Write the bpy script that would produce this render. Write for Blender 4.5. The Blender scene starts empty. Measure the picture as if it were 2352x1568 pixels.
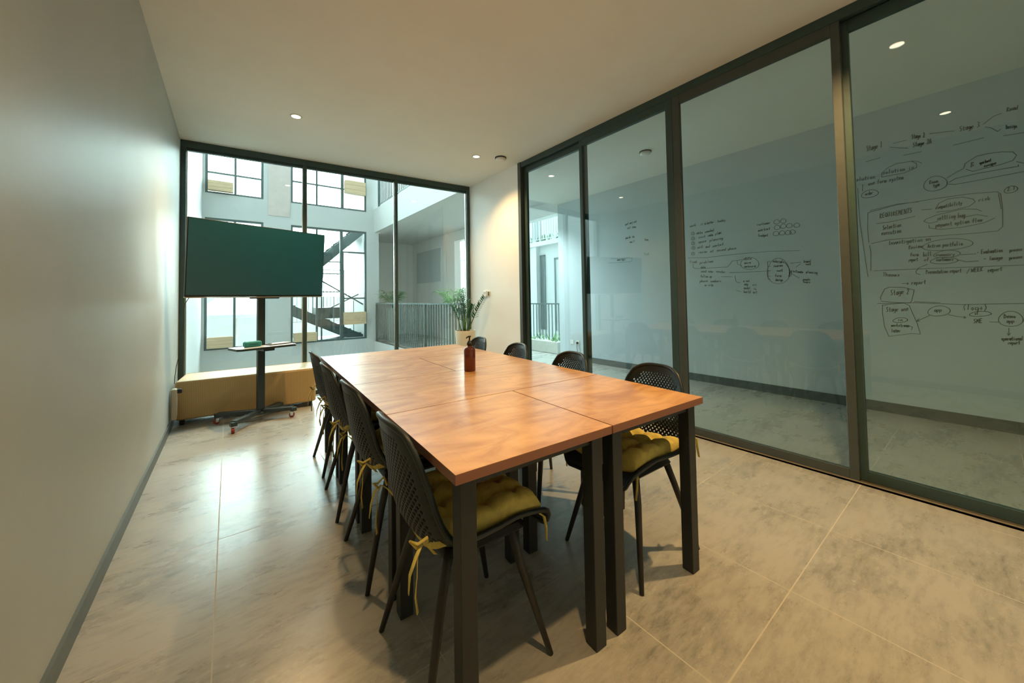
import bpy, math, random
from math import sin, cos, pi, radians
from mathutils import Vector, Matrix
random.seed(7)
C = bpy.context.scene.collection

# ------------------------------------------------------------------ materials
def new_mat(name):
    m = bpy.data.materials.new(name); m.use_nodes = True
    nt = m.node_tree; nt.nodes.clear()
    out = nt.nodes.new('ShaderNodeOutputMaterial')
    return m, nt, out
def N(nt, t, **kw):
    n = nt.nodes.new(t)
    for k, v in kw.items():
        if k in n.inputs.keys(): n.inputs[k].default_value = v
        else: setattr(n, k, v)
    return n
def rgb(c): return (c[0], c[1], c[2], 1.0)
def pmat(name, col, rough=0.5, metal=0.0, var=0.06, scale=9.0, bump=0.0, bscale=60.0, spec=0.5, stretch=(1, 1, 1), coat=0.0):
    m, nt, out = new_mat(name)
    b = N(nt, 'ShaderNodeBsdfPrincipled'); L = nt.links
    tc = N(nt, 'ShaderNodeTexCoord'); mp = N(nt, 'ShaderNodeMapping'); mp.inputs['Scale'].default_value = stretch
    L.new(tc.outputs['Object'], mp.inputs['Vector'])
    no = N(nt, 'ShaderNodeTexNoise', Scale=scale, Detail=4.0, Roughness=0.6)
    L.new(mp.outputs['Vector'], no.inputs['Vector'])
    cr = N(nt, 'ShaderNodeValToRGB')
    cr.color_ramp.elements[0].position = 0.3; cr.color_ramp.elements[1].position = 0.7
    cr.color_ramp.elements[0].color = rgb([max(0, c * (1 - var)) for c in col])
    cr.color_ramp.elements[1].color = rgb([min(1, c * (1 + var)) for c in col])
    L.new(no.outputs['Fac'], cr.inputs['Fac']); L.new(cr.outputs['Color'], b.inputs['Base Color'])
    b.inputs['Roughness'].default_value = rough; b.inputs['Metallic'].default_value = metal
    b.inputs['Specular IOR Level'].default_value = spec; b.inputs['Coat Weight'].default_value = coat
    b.inputs['Coat Roughness'].default_value = 0.15
    if bump:
        n2 = N(nt, 'ShaderNodeTexNoise', Scale=bscale, Detail=3.0); bp = N(nt, 'ShaderNodeBump', Strength=bump, Distance=0.01)
        L.new(mp.outputs['Vector'], n2.inputs['Vector']); L.new(n2.outputs['Fac'], bp.inputs['Height']); L.new(bp.outputs['Normal'], b.inputs['Normal'])
    L.new(b.outputs['BSDF'], out.inputs['Surface'])
    return m
def glass_mat(name, tint, ior=1.5, refl=1.0):
    m, nt, out = new_mat(name); L = nt.links
    tr = N(nt, 'ShaderNodeBsdfTransparent'); tr.inputs['Color'].default_value = rgb(tint)
    gl = N(nt, 'ShaderNodeBsdfGlossy', Roughness=0.0); gl.inputs['Color'].default_value = (refl, refl, refl, 1)
    fr = N(nt, 'ShaderNodeFresnel', IOR=ior); mx = N(nt, 'ShaderNodeMixShader')
    ge = N(nt, 'ShaderNodeNewGeometry'); mr = N(nt, 'ShaderNodeMapRange')      # same pane reflectance from either face of the sheet
    mr.inputs['To Min'].default_value = ior; mr.inputs['To Max'].default_value = 1.0 / ior
    L.new(ge.outputs['Backfacing'], mr.inputs['Value']); L.new(mr.outputs['Result'], fr.inputs['IOR'])
    L.new(fr.outputs['Fac'], mx.inputs['Fac']); L.new(tr.outputs['BSDF'], mx.inputs[1]); L.new(gl.outputs['BSDF'], mx.inputs[2])
    L.new(mx.outputs['Shader'], out.inputs['Surface'])
    return m
def emis_mat(name, col, s):
    m, nt, out = new_mat(name)
    e = N(nt, 'ShaderNodeEmission', Strength=s); e.inputs['Color'].default_value = rgb(col)
    nt.links.new(e.outputs['Emission'], out.inputs['Surface']); return m

def tile_mat():
    m, nt, out = new_mat('concrete_look_floor_tile'); L = nt.links
    b = N(nt, 'ShaderNodeBsdfPrincipled'); tc = N(nt, 'ShaderNodeTexCoord')
    mp = N(nt, 'ShaderNodeMapping'); mp.inputs['Location'].default_value = (-0.405, -0.12, 0)
    L.new(tc.outputs['Object'], mp.inputs['Vector'])
    br = N(nt, 'ShaderNodeTexBrick'); br.offset = 0.0; br.squash = 1.0
    for k, v in (('Scale', 1.0), ('Mortar Size', 0.0022), ('Mortar Smooth', 0.1), ('Brick Width', 0.615), ('Row Height', 0.633)): br.inputs[k].default_value = v
    br.inputs['Color1'].default_value = (0.45, 0.45, 0.45, 1); br.inputs['Color2'].default_value = (0.55, 0.55, 0.55, 1)
    L.new(mp.outputs['Vector'], br.inputs['Vector'])
    m2 = N(nt, 'ShaderNodeMapping'); m2.inputs['Scale'].default_value = (1.0, 2.0, 1.0); m2.inputs['Rotation'].default_value = (0, 0, 0.12)
    L.new(tc.outputs['Object'], m2.inputs['Vector'])
    n1 = N(nt, 'ShaderNodeTexNoise', Scale=1.6, Detail=12.0, Roughness=0.70); L.new(m2.outputs['Vector'], n1.inputs['Vector'])
    m3 = N(nt, 'ShaderNodeMapping'); m3.inputs['Scale'].default_value = (1.0, 3.6, 1.0); m3.inputs['Rotation'].default_value = (0, 0, -0.1)
    L.new(tc.outputs['Object'], m3.inputs['Vector'])
    n2 = N(nt, 'ShaderNodeTexNoise', Scale=9.0, Detail=8.0, Roughness=0.72); L.new(m3.outputs['Vector'], n2.inputs['Vector'])
    ma = N(nt, 'ShaderNodeMath', operation='MULTIPLY_ADD'); ma.inputs[1].default_value = 0.8; L.new(n2.outputs['Fac'], ma.inputs[0]); L.new(n1.outputs['Fac'], ma.inputs[2])
    cr = N(nt, 'ShaderNodeValToRGB'); e = cr.color_ramp.elements
    e[0].position = 0.66; e[0].color = (0.175, 0.173, 0.157, 1); e[1].position = 1.14 - .16; e[1].color = (0.36, 0.35, 0.312, 1)
    x = e.new(0.80); x.color = (0.28, 0.275, 0.248, 1)
    L.new(ma.outputs[0], cr.inputs['Fac'])
    mx = N(nt, 'ShaderNodeMix', data_type='RGBA'); mx.inputs['B'].default_value = (0.43, 0.40, 0.34, 1)
    L.new(br.outputs['Fac'], mx.inputs['Factor']); L.new(cr.outputs['Color'], mx.inputs['A'])
    L.new(mx.outputs['Result'], b.inputs['Base Color'])
    rr = N(nt, 'ShaderNodeMapRange'); rr.inputs['To Min'].default_value = 0.20; rr.inputs['To Max'].default_value = 0.36
    L.new(n1.outputs['Fac'], rr.inputs['Value']); 
    ra = N(nt, 'ShaderNodeMath', operation='MULTIPLY_ADD'); ra.inputs[1].default_value = 0.5
    L.new(br.outputs['Fac'], ra.inputs[0]); L.new(rr.outputs['Result'], ra.inputs[2]); L.new(ra.outputs[0], b.inputs['Roughness'])
    b.inputs['Specular IOR Level'].default_value = 0.6
    L.new(b.outputs['BSDF'], out.inputs['Surface']); return m

def wood_mat(name='cherry_wood_tabletop', c0=(0.52, 0.235, 0.070), c1=(0.82, 0.45, 0.16), seed=0.0):
    m, nt, out = new_mat(name); L = nt.links
    b = N(nt, 'ShaderNodeBsdfPrincipled'); tc = N(nt, 'ShaderNodeTexCoord')
    mp = N(nt, 'ShaderNodeMapping'); mp.inputs['Scale'].default_value = (1.5, 4.2, 1.0); mp.inputs['Location'].default_value = (seed, seed * 2, 0); mp.inputs['Rotation'].default_value = (0, 0, 0.35)
    L.new(tc.outputs['Object'], mp.inputs['Vector'])
    n1 = N(nt, 'ShaderNodeTexNoise', Scale=2.2, Detail=7.0, Roughness=0.55, Distortion=1.4); L.new(mp.outputs['Vector'], n1.inputs['Vector'])
    m2 = N(nt, 'ShaderNodeMapping'); m2.inputs['Scale'].default_value = (60, 2.0, 1)
    L.new(tc.outputs['Object'], m2.inputs['Vector'])
    n2 = N(nt, 'ShaderNodeTexNoise', Scale=2.0, Detail=3.0); L.new(m2.outputs['Vector'], n2.inputs['Vector'])
    ma = N(nt, 'ShaderNodeMath', operation='MULTIPLY_ADD'); ma.inputs[1].default_value = 0.12; L.new(n2.outputs['Fac'], ma.inputs[0]); L.new(n1.outputs['Fac'], ma.inputs[2])
    cr = N(nt, 'ShaderNodeValToRGB'); e = cr.color_ramp.elements
    e[0].position = 0.36; e[0].color = rgb(c0); e[1].position = 0.74; e[1].color = rgb(c1)
    L.new(ma.outputs[0], cr.inputs['Fac']); L.new(cr.outputs['Color'], b.inputs['Base Color'])
    b.inputs['Roughness'].default_value = 0.36; b.inputs['Specular IOR Level'].default_value = 0.6; b.inputs['Coat Weight'].default_value = 0.75; b.inputs['Coat Roughness'].default_value = 0.22; b.inputs['Coat IOR'].default_value = 1.6
    L.new(b.outputs['BSDF'], out.inputs['Surface']); return m

def weave_mat():
    m, nt, out = new_mat('woven_straw'); L = nt.links
    b = N(nt, 'ShaderNodeBsdfPrincipled', Roughness=0.55); tc = N(nt, 'ShaderNodeTexCoord')
    wv = N(nt, 'ShaderNodeTexWave', Scale=22.0, Distortion=1.2, Detail=2.0); wv.bands_direction = 'X'
    w2 = N(nt, 'ShaderNodeTexWave', Scale=38.0, Distortion=1.0, Detail=2.0); w2.bands_direction = 'Z'
    L.new(tc.outputs['Object'], wv.inputs['Vector']); L.new(tc.outputs['Object'], w2.inputs['Vector'])
    mu = N(nt, 'ShaderNodeMath', operation='MULTIPLY'); L.new(wv.outputs['Fac'], mu.inputs[0]); L.new(w2.outputs['Fac'], mu.inputs[1])
    cr = N(nt, 'ShaderNodeValToRGB'); e = cr.color_ramp.elements
    e[0].color = (0.44, 0.29, 0.12, 1); e[1].color = (0.56, 0.39, 0.17, 1); e[1].position = 0.45
    L.new(mu.outputs[0], cr.inputs['Fac']); L.new(cr.outputs['Color'], b.inputs['Base Color'])
    bp = N(nt, 'ShaderNodeBump', Strength=0.35, Distance=0.004); L.new(mu.outputs[0], bp.inputs['Height']); L.new(bp.outputs['Normal'], b.inputs['Normal'])
    L.new(b.outputs['BSDF'], out.inputs['Surface']); return m

M = dict(
    floor=tile_mat(),
    wood=wood_mat(),
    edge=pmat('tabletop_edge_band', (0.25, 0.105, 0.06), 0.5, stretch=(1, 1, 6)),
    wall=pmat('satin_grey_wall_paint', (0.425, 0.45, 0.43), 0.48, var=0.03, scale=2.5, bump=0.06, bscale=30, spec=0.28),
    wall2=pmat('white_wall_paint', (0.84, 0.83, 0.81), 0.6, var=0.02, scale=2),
    board=pmat('whiteboard_wall_paint', (0.53, 0.59, 0.615), 0.35, var=0.03, scale=1.2),
    ceil=pmat('ceiling_paint', (0.80, 0.79, 0.74), 0.8, var=0.02, scale=2),
    ext=pmat('white_exterior_render', (0.66, 0.67, 0.665), 0.75, var=0.02, scale=1.5),
    ext2=pmat('pale_blue_exterior_render', (0.57, 0.60, 0.60), 0.75, var=0.02, scale=1.5),
    frame=pmat('dark_grey_aluminium', (0.034, 0.066, 0.064), 0.42, 0.1, var=0.08, scale=20),
    frame2=pmat('bronze_grey_aluminium', (0.052, 0.062, 0.058), 0.45, 0.0, var=0.08, scale=20),
    track=pmat('brushed_aluminium_track', (0.45, 0.38, 0.28), 0.3, 0.9, stretch=(20, 1, 1)),
    base=pmat('dark_grey_skirting_tile', (0.085, 0.105, 0.10), 0.45, var=0.12, scale=8),
    steel=pmat('charcoal_powder_coated_steel', (0.017, 0.021, 0.023), 0.5, 0.0, var=0.1, scale=40, bump=0.05, bscale=300),
    plastic=pmat('black_moulded_plastic', (0.010, 0.018, 0.021), 0.42, var=0.1, scale=30, bump=0.06, bscale=200),
    leg=pmat('black_painted_leg', (0.022, 0.022, 0.022), 0.45, var=0.1, scale=30),
    mustard=pmat('mustard_cotton', (0.64, 0.52, 0.13), 0.85, var=0.12, scale=40, bump=0.25, bscale=260),
    bezel=pmat('black_tv_housing', (0.012, 0.016, 0.017), 0.35),
    screen=pmat('dark_tv_screen', (0.004, 0.085, 0.125), 0.32, var=0.03, spec=0.9),
    silver=pmat('silver_trim', (0.62, 0.58, 0.50), 0.3, 0.8),
    stand=pmat('dark_grey_stand_metal', (0.045, 0.06, 0.062), 0.35, 0.5),
    shelf=pmat('pale_grey_shelf_laminate', (0.55, 0.56, 0.56), 0.35),
    wheel=pmat('red_polyurethane_wheel', (0.30, 0.035, 0.03), 0.4),
    chrome=pmat('chrome', (0.6, 0.62, 0.62), 0.15, 1.0),
    teal=pmat('teal_fabric_case', (0.02, 0.24, 0.22), 0.6, bump=0.1),
    black=pmat('matt_black', (0.012, 0.012, 0.012), 0.5),
    white=pmat('white_plastic', (0.75, 0.74, 0.70), 0.4),
    paper=pmat('white_paper', (0.8, 0.8, 0.77), 0.8),
    pot=pmat('cream_glazed_pot', (0.74, 0.66, 0.52), 0.4, var=0.03),
    soil=pmat('dark_soil', (0.03, 0.02, 0.012), 0.95, bump=0.6, bscale=80),
    leafd=pmat('dark_glossy_leaf', (0.022, 0.12, 0.035), 0.35, var=0.3, scale=12),
    leafl=pmat('light_palm_leaf', (0.10, 0.27, 0.07), 0.5, var=0.35, scale=10),
    stem=pmat('green_stem', (0.10, 0.20, 0.05), 0.5),
    weave=weave_mat(),
    crate=pmat('pale_pine_planter_wood', (0.66, 0.50, 0.32), 0.6, var=0.12, scale=5, stretch=(1, 1, 9)),
    concrete=pmat('pale_concrete_planter', (0.50, 0.50, 0.44), 0.8, var=0.1, scale=12),
    rail=pmat('grey_green_railing_paint', (0.085, 0.125, 0.125), 0.45, 0.1),
    stair=pmat('dark_green_grey_stair_steel', (0.05, 0.085, 0.085), 0.45, 0.2),
    amber=None, 
    ink=pmat('faded_black_marker_ink', (0.19, 0.22, 0.215), 0.7),
    cable=pmat('black_cable', (0.02, 0.02, 0.02), 0.5),
    beige=pmat('beige_plastic', (0.5, 0.42, 0.3), 0.5),
    glass=glass_mat('clear_window_glass', (0.965, 0.985, 0.98), 1.45),
    glass2=glass_mat('grey_green_partition_glass', (0.87, 0.955, 0.975), 1.55),
    lamp=emis_mat('warm_led_diffuser', (1.0, 0.80, 0.55), 14.0),
    low_bounce_wall=pmat('grey_brown_upper_wall', (0.20, 0.20, 0.19), 0.8),
    brick_reflection=pmat('pale_pink_brick_reflection', (0.62, 0.545, 0.52), 0.8, var=0.06, scale=6),
)
def amber():
    m, nt, out = new_mat('amber_bottle_glass'); L = nt.links
    b = N(nt, 'ShaderNodeBsdfPrincipled', Roughness=0.12); b.inputs['Base Color'].default_value = (0.10, 0.022, 0.014, 1)
    b.inputs['Coat Weight'].default_value = 0.6
    tr = N(nt, 'ShaderNodeBsdfTransparent'); tr.inputs['Color'].default_value = (0.55, 0.10, 0.05, 1)
    no = N(nt, 'ShaderNodeTexNoise', Scale=6.0); mr = N(nt, 'ShaderNodeMapRange'); mr.inputs['To Min'].default_value = 0.25; mr.inputs['To Max'].default_value = 0.35
    L.new(no.outputs['Fac'], mr.inputs['Value'])
    mx = N(nt, 'ShaderNodeMixShader'); L.new(mr.outputs['Result'], mx.inputs['Fac'])
    L.new(b.outputs['BSDF'], mx.inputs[1]); L.new(tr.outputs['BSDF'], mx.inputs[2]); L.new(mx.outputs['Shader'], out.inputs['Surface']); return m
M['amber'] = amber()

# ------------------------------------------------------------------ mesh builder
class MB:
    def __init__(s): s.v = []; s.f = []
    def add(s, vs, fs):
        o = len(s.v); s.v += [tuple(v) for v in vs]; s.f += [tuple(i + o for i in f) for f in fs]; return s
    def box(s, x0, x1, y0, y1, z0, z1, c=0.0):
        if c <= 0:
            return s.add([(x0,y0,z0),(x1,y0,z0),(x1,y1,z0),(x0,y1,z0),(x0,y0,z1),(x1,y0,z1),(x1,y1,z1),(x0,y1,z1)],
                         [(0,3,2,1),(4,5,6,7),(0,1,5,4),(1,2,6,5),(2,3,7,6),(3,0,4,7)])
        # chamfered vertical edges and top/bottom rims
        def ring(i, z): return [(x0+i+c,y0+i,z),(x1-i-c,y0+i,z),(x1-i,y0+i+c,z),(x1-i,y1-i-c,z),(x1-i-c,y1-i,z),(x0+i+c,y1-i,z),(x0+i,y1-i-c,z),(x0+i,y0+i+c,z)]
        h = min(c, (z1 - z0) / 2.01)
        rings = [ring(h, z0), ring(0, z0 + h), ring(0, z1 - h), ring(h, z1)]
        vs = [p for r in rings for p in r]; fs = [tuple(range(7, -1, -1)), tuple(range(24, 32))]
        for r in range(3):
            for k in range(8):
                a = r * 8 + k; b = r * 8 + (k + 1) % 8; fs.append((a, b, b + 8, a + 8))
        return s.add(vs, fs)
    def prism(s, pts, z0, z1):
        n = len(pts); vs = [(x, y, z0) for x, y in pts] + [(x, y, z1) for x, y in pts]
        return s.add(vs, [tuple(range(n - 1, -1, -1)), tuple(range(n, 2 * n))] + [(i, (i + 1) % n, (i + 1) % n + n, i + n) for i in range(n)])
    def tube(s, pts, r, n=8, caps=True, closed=False):
        pts = [Vector(p) for p in pts]; rs = r if isinstance(r, (list, tuple)) else [r] * len(pts)
        vs = []; fs = []; up = None; m = len(pts)
        for i, p in enumerate(pts):
            a = pts[(i - 1) % m] if (closed or i) else p; b = pts[(i + 1) % m] if (closed or i < m - 1) else p
            t = (b - a).normalized() if (b - a).length > 1e-9 else Vector((0, 0, 1))
            if up is None:
                up = Vector((0, 0, 1)) if abs(t.z) < 0.9 else Vector((1, 0, 0))
            u = (up - t * up.dot(t)).normalized(); w = t.cross(u); up = u
            for k in range(n):
                q = 2 * pi * k / n; vs.append(p + (u * cos(q) + w * sin(q)) * rs[i])
        for i in range(m if closed else m - 1):
            for k in range(n):
                a = i * n + k; b = i * n + (k + 1) % n; j = ((i + 1) % m) * n
                fs.append((a, b, j + (k + 1) % n, j + k))
        if caps and not closed: fs += [tuple(range(n - 1, -1, -1)), tuple(range((m - 1) * n, m * n))]
        return s.add(vs, fs)
    def lathe(s, prof, cx=0, cy=0, n=24, caps=True):
        vs = []; fs = []
        for r, z in prof:
            for k in range(n): vs.append((cx + r * cos(2*pi*k/n), cy + r * sin(2*pi*k/n), z))
        for i in range(len(prof) - 1):
            for k in range(n): fs.append((i*n+k, i*n+(k+1)%n, (i+1)*n+(k+1)%n, (i+1)*n+k))
        if caps: fs += [tuple(range(n - 1, -1, -1)), tuple(range((len(prof)-1)*n, len(prof)*n))]
        return s.add(vs, fs)
    def bar(s, a, b, w, h, up=(0, 0, 1)):   # rectangular bar from a to b
        a = Vector(a); b = Vector(b); t = (b - a).normalized(); up = Vector(up)
        if abs(t.dot(up)) > 0.99: up = Vector((1, 0, 0))
        x = t.cross(up).normalized(); z = x.cross(t)
        vs = [p + x * (i * w / 2) + z * (j * h / 2) for p in (a, b) for i, j in ((-1,-1),(1,-1),(1,1),(-1,1))]
        return s.add(vs, [(0,1,2,3),(7,6,5,4),(0,4,5,1),(1,5,6,2),(2,6,7,3),(3,7,4,0)])
    def xf(s, mat, start=0):
        s.v[start:] = [tuple(mat @ Vector(v)) for v in s.v[start:]]; return s
    def build(s, name, mat, parent=None, smooth=False, bevel=0, **props):
        me = bpy.data.meshes.new(name); me.from_pydata(s.v, [], s.f); me.materials.append(mat); me.update()
        if smooth:
            me.polygons.foreach_set('use_smooth', [True] * len(me.polygons))
        o = bpy.data.objects.new(name, me); C.objects.link(o)
        if parent is not None: o.parent = parent
        if bevel:
            b = o.modifiers.new('bevel', 'BEVEL'); b.width = bevel; b.segments = 2; b.limit_method = 'ANGLE'
        for k, v in props.items(): o[k] = v
        return o
def auto_smooth(o, ang=40):
    me = o.data; me.polygons.foreach_set('use_smooth', [True] * len(me.polygons))
    try: me.set_sharp_from_angle(angle=radians(ang))
    except Exception: pass
    return o
def thing(name, label, cat, loc=(0, 0, 0), rz=0.0, group=None):
    o = bpy.data.objects.new(name, None); C.objects.link(o); o.location = loc; o.rotation_euler = (0, 0, rz)
    o.empty_display_size = 0.1; o['label'] = label; o['category'] = cat
    if group: o['group'] = group
    return o
def tag(o, label, cat, group=None):
    o['label'] = label; o['category'] = cat
    if group: o['group'] = group
    return o
def struct(o): o['kind'] = 'structure'; return o
def sroot(name, loc=(0, 0, 0), rz=0.0):
    o = bpy.data.objects.new(name, None); C.objects.link(o); o.location = loc; o.rotation_euler = (0, 0, rz); o['kind'] = 'structure'; return o
def box(name, mat, *a, parent=None, bevel=0): return MB().box(*a).build(name, mat, parent, bevel=bevel)
def dup(root, loc, rz, label):
    r = root.copy(); C.objects.link(r); r.location = loc; r.rotation_euler = (0, 0, rz); r['label'] = label
    for ch in list(root.children):
        c = ch.copy(); C.objects.link(c); c.parent = r
        for g in list(ch.children):
            d = g.copy(); C.objects.link(d); d.parent = c
    return r
LAMP_W = 215.0; SKY = 1.25; LOBE = 18.0; EXPO = 0.02
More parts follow.
